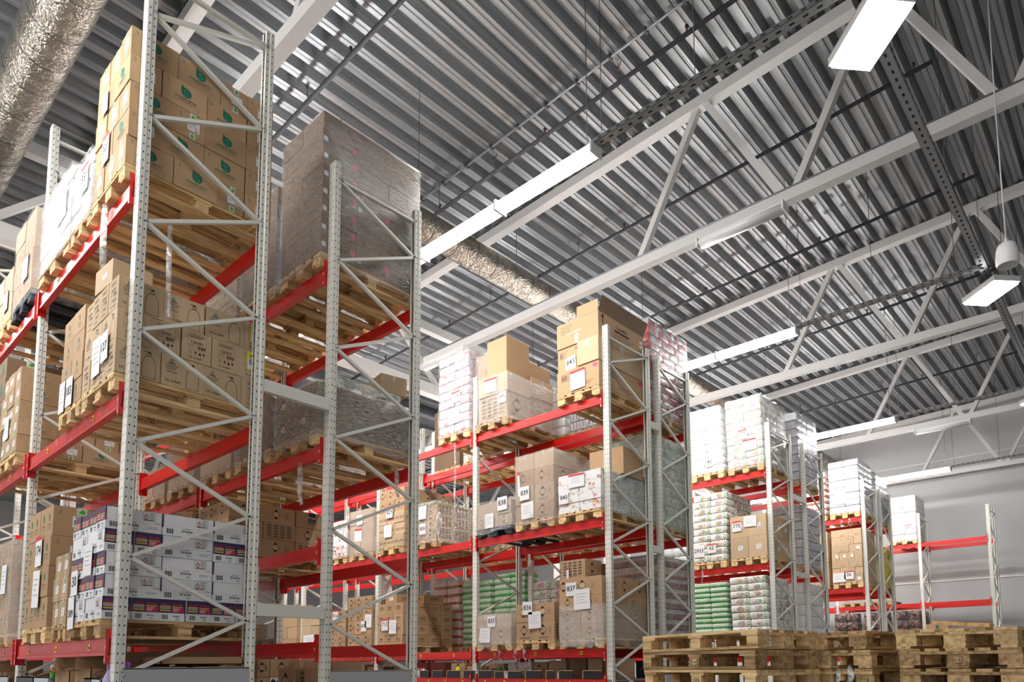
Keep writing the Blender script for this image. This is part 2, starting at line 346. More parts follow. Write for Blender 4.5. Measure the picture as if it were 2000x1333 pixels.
def st_leaf(p, W, H, lng):
    k = H*.13
    if lng:
        p.arrows(W*.1, H*.78, k, 'ink_green'); x, y, r = W*.52, H*.64, H*.2
        r *= .92; p.poly([(x+r*a, y+r*b_) for a, b_ in ((-.95, 1.4), (-.3, 1.0), (.3, .97), (.75, .7), (1, .15), (.9, -.45), (.5, -.88), (0, -1), (-.5, -.85), (-.87, -.45), (-1, .1), (-.93, .6))], 'ink_green')
        p.stroke([(x+r*.45, y+r*.5), (x-r*.1, y+r*.6), (x-r*.45, y+r*.3), (x-r*.2, y+r*.05), (x+r*.35, y-r*.15), (x+r*.4, y-r*.5), (x, y-r*.68), (x-r*.5, y-r*.5)], r*.16, 'swirl_teal', .0004, False)
        p.text(W*.52, H*.325, H*.1, 'SYNERGETIC', 'ink_green', W*.66); p.lines(W*.34, W*.72, H*.28, 1, .1, H*.012, 'ink_soft'); p.rect(W*.2, H*.22, W*.84, H*.226, 'ink_green')
    else:
        p.arrows(W*.12, H*.76, k, 'ink_green')
        p.to('sealing_tape'); p.rect(W*.45, H*.74, W*.66, H, 'tape_clear'); p.poly([(W*.48, H*.82), (W*.56, H*.95), (W*.63, H*.9), (W*.6, H*.78)], 'bright_green', .0004); p.to('sealing_tape'); p.rect(W*.45, 0, W*.66, H*.24, 'tape_clear'); p.disc(W*.55, H*.12, W*.05, 'bright_green', .0004, sq=1.6); p.to()
        p.label(W*.38, H*.32, W*.8, H*.7)
def st_leafv(p, W, H, lng):   # upright leaf prints on the front, label and tape on the end
    if p.face == 'R': return st_leaf(p, W, H, False)
    for x in ((W*.28, W*.72) if lng else (W*.5,)):
        r = H*.12; y = H*.62
        p.poly([(x-r*.2, y+r*1.5), (x+r*.5, y+r*.8), (x+r*.6, y-r*.3), (x, y-r), (x-r*.6, y-r*.3), (x-r*.55, y+r*.7)], 'ink_green'); p.text(x, H*.36, H*.05, 'SYNERGETIC', 'ink_green', W*.34)
        p.lines(x-W*.14, x+W*.16, H*.3, 2, H*.05, H*.01, 'ink_green')
def st_bottle(p, W, H, lng):
    if lng:
        p.disc(W*.24, H*.83, H*.05, 'ink_green'); p.poly([(W*.24-H*.02, H*.86), (W*.24+H*.025, H*.84), (W*.24, H*.8)], 'paper', .0004); p.rect(W*.16, H*.73, W*.32, H*.76, 'ink')
        p.lines(W*.1, W*.42, H*.68, 3, H*.06, H*.018, 'ink_soft'); p.lines(W*.12, W*.38, H*.47, 1, .1, H*.018, 'ink')
        p.text(W*.1, H*.14, H*.085, '1\u043b. x 6\u0448\u0442.', 'ink', W*.42, left=True)
        x = W*.74; a = W*.15
        p.stroke([(x-a, H*.06), (x+a, H*.06), (x+a, H*.5), (x+a*.75, H*.66), (x+a*.3, H*.74), (x-a*.3, H*.74), (x-a*.75, H*.66), (x-a, H*.5)], H*.012, 'ink')
        p.frame(x-a*.34, H*.745, x+a*.34, H*.83, H*.012, 'ink'); p.rect(x-a*.2, H*.83, x+a*.25, H*.87, 'ink'); p.rect(x-a*.8, H*.87, x+a*.2, H*.885, 'ink')
    else:
        p.frame(W*.2, H*.4, W*.82, H*.93, .0015, 'ink_soft'); p.lines(W*.24, W*.78, H*.88, 2, H*.06, H*.02, 'ink')
        p.text(W*.5, H*.6, H*.1, '126301', 'ink', W*.54); p.lines(W*.23, W*.46, H*.55, 2, H*.05, H*.012, 'ink_soft'); p.bars(W*.52, H*.44, W*.8, H*.55, 'ink')
        p.arrows(W*.26, H*.26, H*.1, 'ink')
        for i, q in enumerate((.42, .56, .7)): p.poly([(W*q, H*.34), (W*(q+.08), H*.34), (W*(q+.05), H*.24), (W*(q+.04), H*.24)] if i != 1 else [(W*q, H*.27), (W*(q+.05), H*.35), (W*(q+.1), H*.27), (W*(q+.05), H*.23)], 'ink')
        p.text(W*.48, H*.1, H*.075, '1\u043b. x 6\u0448\u0442.', 'ink', W*.5)
def st_white(p, W, H, lng):
    if lng:
        p.rect(0, H*.36, W*.018, H, 'violet'); p.rect(0, H*.435, W, H*.44, 'paper_grey')
        x, y = W*.68, H*.56
        p.frame(x-W*.04, y, x+W*.2, H*.96, .0015, 'ink_soft'); p.stroke([(x+W*.03, y+H*.04), (x+W*.075, H*.74), (x+W*.03, H*.88), (x-W*.015, H*.74)], .005, 'crimson'); p.rect(x+W*.025, H*.7, x+W*.035, H*.82, 'ink'); p.rect(x+W*.025, H*.66, x+W*.035, H*.685, 'ink')
        p.lines(x+W*.09, x+W*.195, H*.92, 7, H*.045, H*.022, 'paper_grey'); p.lines(x-W*.02, x+W*.18, y+H*.05, 1, .1, H*.03, 'ink_soft')
        p.bars(W*.07, H*.1, W*.21, H*.34, 'ink'); p.text(W*.48, H*.22, H*.15, 'bravix', 'ink', W*.24); p.rect(W*.41, H*.38, W*.54, H*.4, 'ink_soft'); p.text(W*.53, H*.07, H*.09, '7in1', 'ink', W*.12)
        p.lines(W*.74, W*.95, H*.28, 2, H*.07, H*.025, 'paper_grey')
        for i in range(3): p.rect(W*(.88+.035*i), H*.46, W*(.9+.035*i), H*.49, 'ink')
    else:
        p.rect(0, H*.38, W, H, 'violet'); p.text(W*.72, H*.74, H*.13, 'bravix', 'print_red', W*.46, .0004); p.text(W*.24, H*.77, H*.1, '40cycl', 'crimson', W*.32, .0004)
        p.rect(W*.04, H*.68, W*.45, H*.72, 'gold', .0004); p.rect(W*.04, H*.56, W*.45, H*.66, 'paper_grey', .0004); p.rect(W*.04, H*.46, W*.45, H*.52, 'gold', .0004)
        p.rect(W*.5, H*.66, W*.92, H*.69, 'sticker_yellow', .0004); p.rect(W*.5, H*.42, W*.96, H*.63, 'crimson', .0004); p.lines(W*.53, W*.82, H*.6, 3, H*.065, H*.02, 'paper', .0007)
        p.bars(W*.12, H*.08, W*.36, H*.3, 'ink'); p.text(W*.68, H*.2, H*.09, 'bravix', 'ink', W*.36); p.text(W*.72, H*.06, H*.08, '7in1', 'ink', W*.2)
def grid(p, W, H, c, r, v0, v1, m='ink_soft'):
    for i in range(c):
        for j in range(r):
            u = W*(.1+.82*i/c); v = H*(v1-(v1-v0)*(j+1)/r); p.rect(u, v, u+W*.82/c*.74, v+H*(v1-v0)/r*.3, m); p.rect(u+W*.02, v+H*(v1-v0)/r*.36, u+W*.82/c*.7, v+H*(v1-v0)/r*.58, m)
def st_grid(p, W, H, lng):
    if lng: grid(p, W, H, 4, 5, .16, .95, 'ink_soft'); p.lines(W*.2, W*.7, H*.12, 1, .1, H*.03, 'ink_soft')
    else: p.diamond(W*.42, H*.55, H*.3); p.frame(W*.72, H*.36, W*.86, H*.74, .002, 'ink'); p.arrows(W*.755, H*.46, H*.2, 'ink'); p.lines(W*.2, W*.8, H*.18, 2, H*.06, H*.025, 'ink_soft')
def st_diamond(p, W, H, lng):
    p.diamond(W*.4, H*.54, H*.3, 'card_pale' if lng else None); p.frame(W*.68, H*.34, W*.84, H*.72, .002, 'ink'); p.arrows(W*.72, H*.44, H*.2, 'ink')
def st_glass(p, W, H, lng):
    if lng or int(W*1000) % 2 == 0:
        p.frame(W*.32, H*.38, W*.72, H*.72, .003, 'ink')
        for q in (.4, .52, .64): p.poly([(W*(q-.045), H*.67), (W*(q+.045), H*.67), (W*(q+.01), H*.53), (W*(q-.01), H*.53)], 'ink'); p.rect(W*(q-.03), H*.42, W*(q+.03), H*.45, 'ink'); p.rect(W*(q-.006), H*.44, W*(q+.006), H*.54, 'ink')
    else: p.to('shipping_label'); p.rect(W*.34, H*.34, W*.7, H*.7, 'paper'); p.lines(W*.4, W*.66, H*.62, 3, H*.07, H*.025, 'paper_grey', .0004); p.to()
def st_plain(p, W, H, lng): p.rect(0, H*.55, W, H*.552, 'ink_soft'); p.to('sealing_tape'); p.rect(W*.45, H*.7, W*.55, H, 'tape_clear'); p.to()
def st_sticker(p, W, H, lng): p.label(W*.42, H*.38, W*.7, H*.6)
def st_dot(p, W, H, lng):
    p.disc(W*.3, H*.68, H*.05, 'ink', n=8); p.lines(W*.5, W*.75, H*.22, 1, .1, H*.05, 'ink_soft')
    if int(W*977) % 2: p.to('shipping_label'); p.rect(W*.55, H*.3, W*.85, H*.68, 'paper'); p.to()
def st_names(p, W, H, lng): p.text(W*.3, H*.32, H*.2, 'JANTE', 'ink_soft', W*.4); p.text(W*.78, H*.32, H*.2, 'JANTE', 'ink_soft', W*.36); p.rect(0, H*.7, W, H*.705, 'ink_soft')
def st_small(p, W, H, lng):
    for i in range(4): p.rect(W*(.14+.17*i), H*.55, W*(.26+.17*i), H*.68, 'ink_soft'); p.rect(W*(.16+.17*i), H*.42, W*(.24+.17*i), H*.5, 'ink_soft')
    p.rect(W*.82, H*.3, W*.86, H*.42, 'ink')
    if p.face == 'R': p.to('pink_label'); p.rect(W*.86, H*.55, W*.985, H*.9, 'pink'); p.to(); p.to('shipping_label'); p.rect(W*.02, H*.35, W*.14, H*.62, 'paper'); p.to()
def st_smalln(p, W, H, lng):
    for i in range(4): p.rect(W*(.14+.17*i), H*.55, W*(.26+.17*i), H*.68, 'ink_soft'); p.rect(W*(.16+.17*i), H*.42, W*(.24+.17*i), H*.5, 'ink_soft')
    p.rect(W*.82, H*.3, W*.86, H*.42, 'ink')
def st_dotn(p, W, H, lng): p.disc(W*.3, H*.68, H*.05, 'ink', n=8); p.lines(W*.5, W*.75, H*.22, 1, .1, H*.05, 'ink_soft')
def st_lines(p, W, H, lng):
    p.lines(W*.1, W*.5, H*.85, 4, H*.09, H*.02, 'ink_soft'); p.bars(W*.1, H*.6, W*.24, H*.8, 'ink_soft', .0003); p.lines(W*.4, W*.9, H*.3, 2, H*.08, H*.02, 'ink_soft'); p.rect(W*.86, H*.78, W*.97, H*.92, 'pink')
def st_fawaris(p, W, H, lng):
    if lng: p.text(W*.32, H*.68, H*.17, 'FAWARIS', 'ink', W*.46, left=True); p.lines(W*.3, W*.55, H*.58, 1, .1, H*.06, 'ink_soft'); p.lines(W*.3, W*.5, H*.42, 1, .1, H*.03, 'ink_soft')
    else: st_diamond(p, W, H, False)
def st_fresh(p, W, H, lng):
    if lng:
        p.rect(W*.4, H*.38, W*.64, H, 'navy'); p.text(W*.52, H*.6, H*.16, 'Fresh', 'paper', W*.23, .0004); p.text(W*.52, H*.46, H*.07, 'Flowers', 'paper', W*.16, .0004); p.text(W*.52, H*.24, H*.08, 'Air Freshener', 'ink', W*.34); p.ring(W*.85, H*.72, H*.1, .005, 'navy')
    else: st_diamond(p, W, H, False)
def st_whitediamond(p, W, H, lng):
    p.diamond(W*.24, H*.52, H*.38, 'card_pale')
    for i in range(3):
        for j in range(4): p.rect(W*(.5+.15*i), H*(.2+.17*j), W*(.6+.15*i), H*(.28+.17*j), 'navy')
def st_eco(p, W, H, lng):
    if lng: p.ring(W*.3, H*.55, H*.22, .008, 'leaf_green'); p.ring(W*.3, H*.55, H*.17, .004, 'leaf_green'); p.text(W*.3, H*.5, H*.07, 'green', 'leaf_green', W*.16)
    else: st_diamond(p, W, H, False)
def st_big(p, W, H, lng):
    if lng:
        p.rect(W*.08, H*.55, W*.1, H*.85, 'ink'); p.poly([(W*.05, H*.82), (W*.13, H*.82), (W*.09, H*.95)], 'ink'); p.text(W*.5, H*.66, H*.13, 'SuperMini', 'ink', W*.52); p.rect(W*.34, H*.5, W*.66, H*.6, 'ink'); p.lines(W*.3, W*.8, H*.42, 3, H*.08, H*.02, 'ink_soft'); p.bars(W*.36, H*.06, W*.6, H*.2, 'ink_soft')
        p.label(W*.9, H*.62, W*.97, H*.74); p.label(W*.9, H*.45, W*.97, H*.57)
    else:
        p.rect(0, H*.62, W, H*.624, 'ink_soft'); p.to('sealing_tape'); p.rect(W*.44, H*.05, W*.52, H*.4, 'tape_clear'); p.to('sealing_tape'); p.rect(W*.2, H*.5, W*.6, H*.53, 'tape_clear'); p.to()
        p.lines(W*.1, W*.4, H*.85, 4, H*.1, H*.02, 'ink_soft')
def st_circle(p, W, H, lng): p.ring(W*.5, H*.55, H*.2, .004, 'ink_soft'); p.text(W*.5, H*.1, H*.08, 'L2', 'ink', W*.2)
def st_none(p, W, H, lng): pass
ST = dict(leaf=(st_leaf, 'card'), leafd=(st_leaf, 'card_dark'), leafv=(st_leafv, 'card'), bottle=(st_bottle, 'card_pale'), bottled=(st_bottle, 'card'), white=(st_white, 'card_white'), grid=(st_grid, 'card'), gridp=(st_grid, 'card_pale'), dia=(st_diamond, 'card_dark'), diam=(st_diamond, 'card'),
  glass=(st_glass, 'card'), plain=(st_plain, 'card_pale'), stick=(st_sticker, 'card_pale'), dot=(st_dot, 'card_pale'), names=(st_names, 'card_pale'), small=(st_small, 'card_dark'), smallc=(st_small, 'card'), fawaris=(st_fawaris, 'card'), smalln=(st_smalln, 'card_dark'), dotn=(st_dotn, 'card_pale'), lines=(st_lines, 'card'), fresh=(st_fresh, 'card'), wdia=(st_whitediamond, 'card_white'),
  eco=(st_eco, 'card'), big=(st_big, 'card'), circle=(st_circle, 'card_dark'), flow=(st_none, 'floral_box'), none=(st_none, 'card'), maroon=(st_none, 'card_maroon'), violet=(st_smalln, 'navy'))
CM = {}
def carton_mesh(w, d, h, style):
    key = (round(w, 3), round(d, 3), round(h, 3), style)
    if key not in CM:
        fn, m = ST[style]; b = MB(); kids = []; t = .0025
        b.box(-w/2, w/2, -d/2, d/2, 0, h, m)
        fn(Pr(b, 'F', w, d, h, kids), w, h, w >= d); fn(Pr(b, 'R', w, d, h, kids), d, h, d > w)
        CM[key] = (b.build('carton'), [(n, k.build(n)) for n, k in kids])
    return CM[key]
PM = {}
def pack_mesh(w, d, h, m, r=.022):
    key = (round(w, 3), round(d, 3), round(h, 3), m)
    if key not in PM: PM[key] = rbox(w, d, h, min(r, h*.42), m, .008).build('pack')
    return PM[key]

SKIP = {   # per stack: cartons walled in by their neighbours, left out
    2: (5, 6, 8, 9, 12, 13, 16, 17,), 3: (7, 9, 10, 14, 15, 19, 20, 24, 25,), 4: (3, 5, 6, 8, 9, 12, 13, 16, 17,), 5: (3, 5, 6, 8, 9,), 6: (8, 9,), 7: (2, 3, 5, 6, 8, 9, 12, 13, 16, 17,),
    8: (7, 8, 23, 24, 29, 30,), 9: (3, 5, 6, 9, 13, 17, 21,), 10: (8, 9,), 11: (2, 3, 5, 6, 8, 9, 12, 13,), 12: (5, 6,), 13: (2, 3, 5, 6, 8, 9, 12, 13, 16, 17,),
    14: (2, 3, 4, 7, 8, 10, 11, 12, 16, 17, 18, 22, 23, 24,), 16: (8, 9, 12, 13, 16, 17, 20, 21, 24, 25,), 17: (11, 12,), 19: (1, 2, 3, 5, 6, 7, 8, 9, 10, 11, 12,), 20: (5, 6,), 21: (5, 6, 8, 9, 12, 13,),
    22: (3,), 24: (3, 4,), 25: (6, 7,), 26: (2, 6, 7, 9, 10, 14, 15,), 27: (1, 2, 5, 6, 7, 8, 9, 10,), 28: (1, 2, 3, 4, 5, 6, 7, 8,),
    29: (5, 6, 8, 9, 12, 13, 16, 17, 20, 21, 24, 25, 28, 29, 32, 33, 36, 37,), 30: (5, 6,), 31: (4,), 32: (3, 6, 7, 9, 10,), 33: (6, 7,), 34: (6, 7,),
    36: (3, 4,), 37: (4,), 38: (2, 3, 5, 6, 8, 9,), 39: (2, 3, 5, 6, 8, 9,), 40: (7, 8,), 41: (4, 5,),
    42: (4, 5,), 43: (3, 4,), 44: (3, 4,), 45: (6, 11, 12, 17, 21, 22, 27, 31, 32, 37, 41, 42, 47, 51, 52, 57, 61, 62,), 46: (3, 7, 9, 10, 11, 12, 13, 14, 15, 16,), 47: (3, 4, 6, 8, 10, 12,),
    48: (3, 4, 7, 8, 9, 10, 11, 12, 13, 14, 15, 16, 17, 18, 19, 20,), 49: (3, 4, 7,), 50: (5, 6,), 51: (2, 3, 4, 5, 6, 7, 8, 9, 10, 11, 12, 13, 14,), 52: (3, 4, 5, 6, 7, 8, 9, 10, 11, 12, 13, 14, 15, 16,), 53: (3,),
    54: (3, 4, 6, 8, 9, 10, 11, 12,), 55: (3, 4, 5, 6, 7, 8, 9, 10, 11, 12,), 56: (5, 6,), 57: (2, 3, 4, 6, 8, 10, 12,), 58: (3, 4,), 59: (3, 4,),
    60: (2, 3, 5, 6, 8, 9, 12, 13, 16, 17, 20, 21, 24, 25, 28, 29, 32, 33, 36, 37, 40, 41, 44, 45,), 61: (3, 5, 6, 9, 13, 17, 21, 25, 29, 33,), 62: (3, 4,), 63: (2, 3, 4, 6, 8, 10, 12, 14, 16,), 64: (3, 4,), 66: (5, 8, 9, 12, 13, 16, 17, 20, 21, 24, 25, 28, 29, 32, 33, 36, 37,),
    67: (8, 14, 20, 26, 32, 38, 44, 50,), 68: (5, 6,), 69: (5, 6,), 70: (7, 8,), 71: (3, 12,), 72: (5, 6,),
    73: (2, 3, 5, 6, 8, 9, 12, 13, 16, 17, 20, 21, 24, 25, 28, 29, 32, 33, 36, 37, 40, 41, 44, 45, 48, 49, 52, 53,), 74: (3, 5, 6, 9, 10, 12, 13, 14, 16, 17, 18, 20, 21, 22, 24, 25, 26, 28, 29, 30, 32, 33, 34,), 75: (5, 6,), 76: (1, 2, 3, 4, 5, 6, 7, 8,), 77: (6,), 78: (3, 5, 6, 9, 13, 17, 21, 24, 25, 28, 29,),
    79: (4, 5, 6, 10, 14, 18, 22, 26, 30,), 80: (6, 7, 8,), 81: (2, 3, 5, 6, 8, 9, 12, 13, 14, 16, 17, 18, 20, 21, 22, 24, 25, 26, 28, 29, 30,), 82: (3, 4, 7, 10, 13,), 83: (5, 6,), 84: (5, 6,),
    85: (3, 4,), 86: (3, 4,)}
SI = [0, 0]
PUT = []      # every carton placed: (object, x0, x1, y0, y1, z0, z1)
def carton(x0, x1, y0, y1, z0, h, style, label, cat='carton', group=None, name='carton', rz=0., kids=True):
    w, d = x1-x0, y1-y0; me, ks = carton_mesh(w, d, h, style)
    o = tag(link(name, me, None, ((x0+x1)/2, (y0+y1)/2, z0), (0, 0, rz)), label, cat, group)
    if kids:
        for n, k in ks: link(n, k, o)
    PUT.append((o, x0, x1, y0, y1, z0, z0+h)); return o
def softpack(x0, x1, y0, y1, z0, h, m, label, group, name='paper_pack', rz=0., cat='pack'):
    o = tag(link(name, pack_mesh(x1-x0, y1-y0, h, m), None, ((x0+x1)/2, (y0+y1)/2, z0), (0, 0, rz)), label, cat, group)
    PUT.append((o, x0, x1, y0, y1, z0, z0+h)); return o

def stack(ph, look, X1, Y0, z0, W, D, h, L, S, pats, style, soft=False, kids=True, side=True, fill=True, jit=.006, name=None, cat=None, lean=0.):
    """courses of cartons on a pallet: pats gives, per course, the run of Long/Short faces along the side the cross-aisle sees"""
    n = len(pats); g = .004; z = z0
    grp = look + 's, ' + ph
    nm = name or look.replace('-', '_').replace(' ', '_').lower()
    ct = cat or ('pack' if soft else 'carton')
    SI[0] += 1; SI[1] = 0; sk = SKIP.get(SI[0], ())
    def put(x0, x1, y0, y1, z, hh, lab, st):
        j = R.uniform(-jit, jit); k = R.uniform(-jit, jit); rz = R.uniform(-.006, .006); SI[1] += 1
        if SI[1] in sk: return None
        if soft: o = softpack(x0+j, x1+j, y0+k, y1+k, z, hh-.002, st, lab, grp, nm, rz*2, ct)
        else: o = carton(x0+j, x1+j, y0+k, y1+k, z, hh-.003, st, lab, ct, grp, nm, rz, kids)
        return o
    for ci, pat in enumerate(pats):
        st0 = style[ci] if isinstance(style, list) else style
        hh = h[ci] if isinstance(h, list) else h
        cw = 'top' if ci == n-1 else ORD[ci]; dx = lean*ci/max(1, n-1)
        ys = [L if q == 'L' else S for q in pat]; tot = sum(ys); k = D/tot; y = Y0
        cx0 = None; ny = len(ys)
        for yi, yl in enumerate(ys):
            st = st0(ci, yi) if callable(st0) else st0
            xs = (S if pat[yi] == 'L' else L); xs = min(xs, W)
            if W-xs < .12: xs = W
            if yi == 0: cx0 = xs
            if yi == 0 or side:
                pos = 'at corner' if yi == 0 else f'{NTH[yi]} deep'
                put(X1-xs+g/2+dx, X1-g/2+dx, y+g/2, y+yl*k-g/2, z, hh, f'{look}, {cw} course, {pos}, {ph}', st)
            y += yl*k
        rem = W-cx0
        if rem > .1:
            st = st0(ci, -1) if callable(st0) else st0
            m = max(1, round(rem/(S if pat[0] == 'L' else L))); ww = rem/m; dd = min(ys[0]*k if m and pat[0] == 'S' else L, D)
            for xi in range(m):
                pos = f'{NTH[xi+1]} across front'
                put(X1-cx0-(xi+1)*ww+g/2+dx, X1-cx0-xi*ww-g/2+dx, Y0+g/2, Y0+dd-g/2, z, hh, f'{look}, {cw} course, {pos}, {ph}', st)
            if ci == 0 and fill and D-dd > .15:
                yy = Y0+dd; q = max(1, round((D-dd)/.4)); xs = min(W-max(S, L if 'S' in pat else S), W-.1)
                if xs > .1:
                    for i in range(q): put(X1-W+g/2, X1-W+xs-g, yy+(D-dd)/q*i+g/2, yy+(D-dd)/q*(i+1)-g/2, z, hh, f'{look}, bottom course, {NTH[i+1]} inside, {ph}', st)
        z += hh
    return z

# ================================================================ the hall
XL, XR, YF, YB = -33., 13., -9., 26.2
def deck_z(x): return 10.52+.04*x
b = MB(); b.box(XL, XR, YF, YB, -.1, 0, 'floor'); struct('floor', b)
b = MB(); b.box(XL, XR, YB, YB+.2, 0, 12, 'wall_panel'); struct('wall_back', b)
b = MB(); b.box(XL-.2, XL, YF, YB, 0, 12, 'wall_panel'); struct('wall_left', b)
b = MB(); b.box(XR, XR+.2, YF, YB, 0, 12, 'wall_panel'); struct('wall_right', b)
for i, (z, h) in enumerate(((4.52, .05), (8.9, .04))):
    b = MB(); b.box(XL, XR, YB-.03, YB, z, z+h, 'white_steel'); struct(f'trim_{i+1}', b)
# trapezoid roof deck, ribs running away along the hall, sheets falling towards the far side
b = MB(); P_ = .33; prof = [(0, .15), (.075, .15), (.115, 0), (.165, 0), (.18, .018), (.20, .018), (.215, 0), (.265, 0)]
prof = [(0, .15), (.03, .15), (.085, 0), (.145, 0), (.16, .016), (.175, .016), (.19, 0), (.225, 0), (.28, .15)]
x = XL; pts = []
while x < XR:
    for u, v in prof: pts.append((x+u, deck_z(x+u)+v))
    x += P_
ys = [YF+.5, 1.45, 7.45, 13.45, 19.45, YB]
for a, bb in zip(pts, pts[1:]):
    for k in range(len(ys)-1): b.face([(a[0], ys[k], a[1]), (a[0], ys[k+1]-.012, a[1]), (bb[0], ys[k+1]-.012, bb[1]), (bb[0], ys[k], bb[1])], 'deck_steel')
struct('ceiling', b)
b = MB(); b.box(XL, XR, YF+.5, YB, 0, .02, 'deck_steel', Matrix.Translation((0, 0, deck_z(0)+.2)) @ Matrix.Rotation(-math.atan(.04), 4, 'Y')); struct('roof_slab', b)

# ---- roof trusses across the hall, each a thing with chords and diagonals
TY = [1.49, 7.49, 13.49, 19.49, 25.49]
def tc(x): return deck_z(x)-.11      # top chord axis
def truss(y, x0, x1, label, nodes0):
    t = thing('roof_truss', label, 'truss', (0, y, 0), group='white roof trusses')
    b = MB(); b.bar((x0-1.25, 0, tc(x0-1.25)), (x1, 0, tc(x1)), .17, .17, 'truss_white'); link('top_chord', b.build('top_chord'), t)
    b = MB(); b.box(x0, x1, -.075, .075, 8.18, 8.34, 'truss_white'); link('bottom_chord', b.build('bottom_chord'), t)
    x = nodes0; k = 0
    while x < x1:
        for d in (-1.28, 1.28):
            if x+d < x0-1.3 or x+d > x1+.2: continue
            b = MB(); b.bar((x+d*.06, 0, tc(x)-.06), (x+d*.95, 0, 8.32), .10, .10, 'truss_white', (0, 1, 0)); link('diagonal', b.build('diagonal'), t)
        x += 2.62
    return t
for i, y in enumerate(TY):
    wh = ['over the tall rack', 'between first pair of lamp lines', 'third from the foil duct', 'fourth from the foil duct', 'close to the end wall'][i]
    truss(y, -5.75, XR-.3, f'white steel roof truss with diagonals, {wh}', 1.02 if i else .8)
    truss(y, -30., -8.3, f'white roof truss beyond the cross girder, {wh}', -28.4)
# girder along the hall carrying the trusses
t = thing('roof_girder', 'white lattice girder running along the hall behind the racks', 'girder', (-7.0, 0, 0))
b = MB(); b.box(-.09, .09, YF+1, YB-.1, 9.72, 9.92, 'truss_white'); link('top_chord', b.build('top_chord'), t)
b = MB(); b.box(-.12, .12, YF+1, YB-.1, 8.16, 8.42, 'truss_white'); link('bottom_chord', b.build('bottom_chord'), t)
for k in range(11):
    y = 1.49+k*3-6
    for d in (-1.4, 1.4):
        b = MB(); b.bar((0, y+d*.05, 9.72), (0, y+d, 8.4), .1, .1, 'truss_white', (1, 0, 0)); link('diagonal', b.build('diagonal'), t)
for y in TY:
    b = MB(); b.box(-.1, .1, -.08, .08, 0, 8.16, 'truss_white'); o = link('steel_column', b.build('steel_column'), None, (-7.0, {1.49: 1.36, 7.49: 7.42, 13.49: 13.35, 19.49: 19.31}.get(y, 25.6), 0)); o['kind'] = 'structure'

# ---- sprinkler pipes under the deck
def sprinkler(y, x0, x1, label):
    t = thing('sprinkler_pipe', label, 'pipe', (0, y, 0), group='dark sprinkler pipes')
    b = MB(); b.tube([(x0, 0, deck_z(x0)-.3), (x1, 0, deck_z(x1)-.3)], .032, 'pipe_dark', 10); link('pipe', b.build('pipe'), t)
    x = x1-.25
    while x > x0:
        z = deck_z(x)-.3
        b = MB(); b.tube([(0, 0, .03), (0, 0, .09), (0, 0, .1), (0, 0, .13), (0, 0, .132)], [.014, .014, .026, .026, .006], 'head_brass', 8); link('sprinkler_head', b.build('sprinkler_head'), t, (x, 0, z))
        b = MB(); b.tube([(0, 0, -.04), (0, 0, .3)], .006, 'wire', 5); b.tube([(0, 0, .16), (.05, 0, .26)], .008, 'wire', 5); b.tube([(0, 0, .16), (-.05, 0, .26)], .008, 'wire', 5); b.box(-.04, .04, -.036, .036, -.04, -.034, 'wire'); link('pipe_hanger', b.build('pipe_hanger'), t, (x-1.15, 0, z))
        x -= 2.6
for y, x1, wh in ((3.15, 6, 'over the first lamp line'), (6.1, 7, 'crossing above the first lamp line'), (8.96, 3.95, 'ending short behind the second truss'), (12.15, 4.0, 'ending beside the pendant speaker'), (15.9, 9, 'beyond the third truss'), (21.2, 9, 'nearest the end wall')):
    sprinkler(y, -30, x1, f'dark sprinkler pipe under the deck, {wh}')

# ---- ducts
def duct(p0, p1, r, m, label, band, segs=40, name='air_duct'):
    t = thing(name, label, 'duct', p0)
    v = Vector(p1)-Vector(p0); L = v.length; n = int(L/band)
    b = MB(); pts = []; rs = []
    for i in range(n*4+1):
        pts.append(v*(i/(n*4))); rs.append(r*(1+(.0 if i % 4 == 0 else .018)))
    b.tube(pts, rs, m, 28); link('duct_shell', b.build('duct_shell'), t)
    for i in range(1, n):
        q = v*(i/n+R.uniform(-.1, .1)/n); d = v.normalized(); e = Vector((d.y, d.x, 0)).normalized()
        bb = MB(); bb.tube([q-d*.006, q+d*.006], r*1.016, 'duct_steel', 28, False); link('duct_band', bb.build('duct_band'), t)
    for i in range(0, n, 4):
        q = v*((i+.5)/n); b2 = MB(); b2.tube([q+Vector((0, 0, r)), q+Vector((0, 0, deck_z(p0[0]+q.x)-p0[2]))], .006, 'wire', 5); link('hanger_rod', b2.build('hanger_rod'), t)
    return t
duct((-16, .12, 9.5), (4.5, .12, 9.5), .32, 'foil', 'large crinkled foil air duct above the tall rack', .62)
duct((-3.4, 3.6, 9.38), (-3.4, 25.8, 9.38), .26, 'foil', 'crinkled foil air duct passing behind the first lamp line', .5)
duct((-10.7, 2, 9.3), (-10.7, 25, 9.3), .33, 'duct_steel', 'dark smooth duct beyond the lattice girder', 1.6)

# ---- strip lamps over the aisles
def lamp_meshes(L, diff):
    b = MB(); b.box(-L/2, L/2, -.06, .06, .04, .10, 'white_plastic'); h = b.build('housing')
    b = MB(); n = 10
    vs = [(x, .105*math.cos(PI*(1.10*k/n-.05)), .035-.07*math.sin(PI*(1.10*k/n-.05))) for x in (-L/2+.02, L/2-.02) for k in range(n+1)]
    b.mesh_in(vs, [(k, k+1, n+2+k, n+1+k) for k in range(n)]+[tuple(range(n+1))[::-1], tuple(range(n+1, 2*n+2))], diff, True); d = b.build('diffuser')
    b = MB(); b.box(-.012, .012, -.105, .105, -.035, .105, 'white_plastic'); e = b.build('end_cap')
    return h, d, e
LM = lamp_meshes(1.55, 'lamp_diffuser'); LO = lamp_meshes(1.35, 'lamp_off')
def wire_mesh(L):
    b = MB(); b.tube([(0, 0, .1), (0, 0, L)], .005, 'wire', 5); return b.build('suspension_wire')
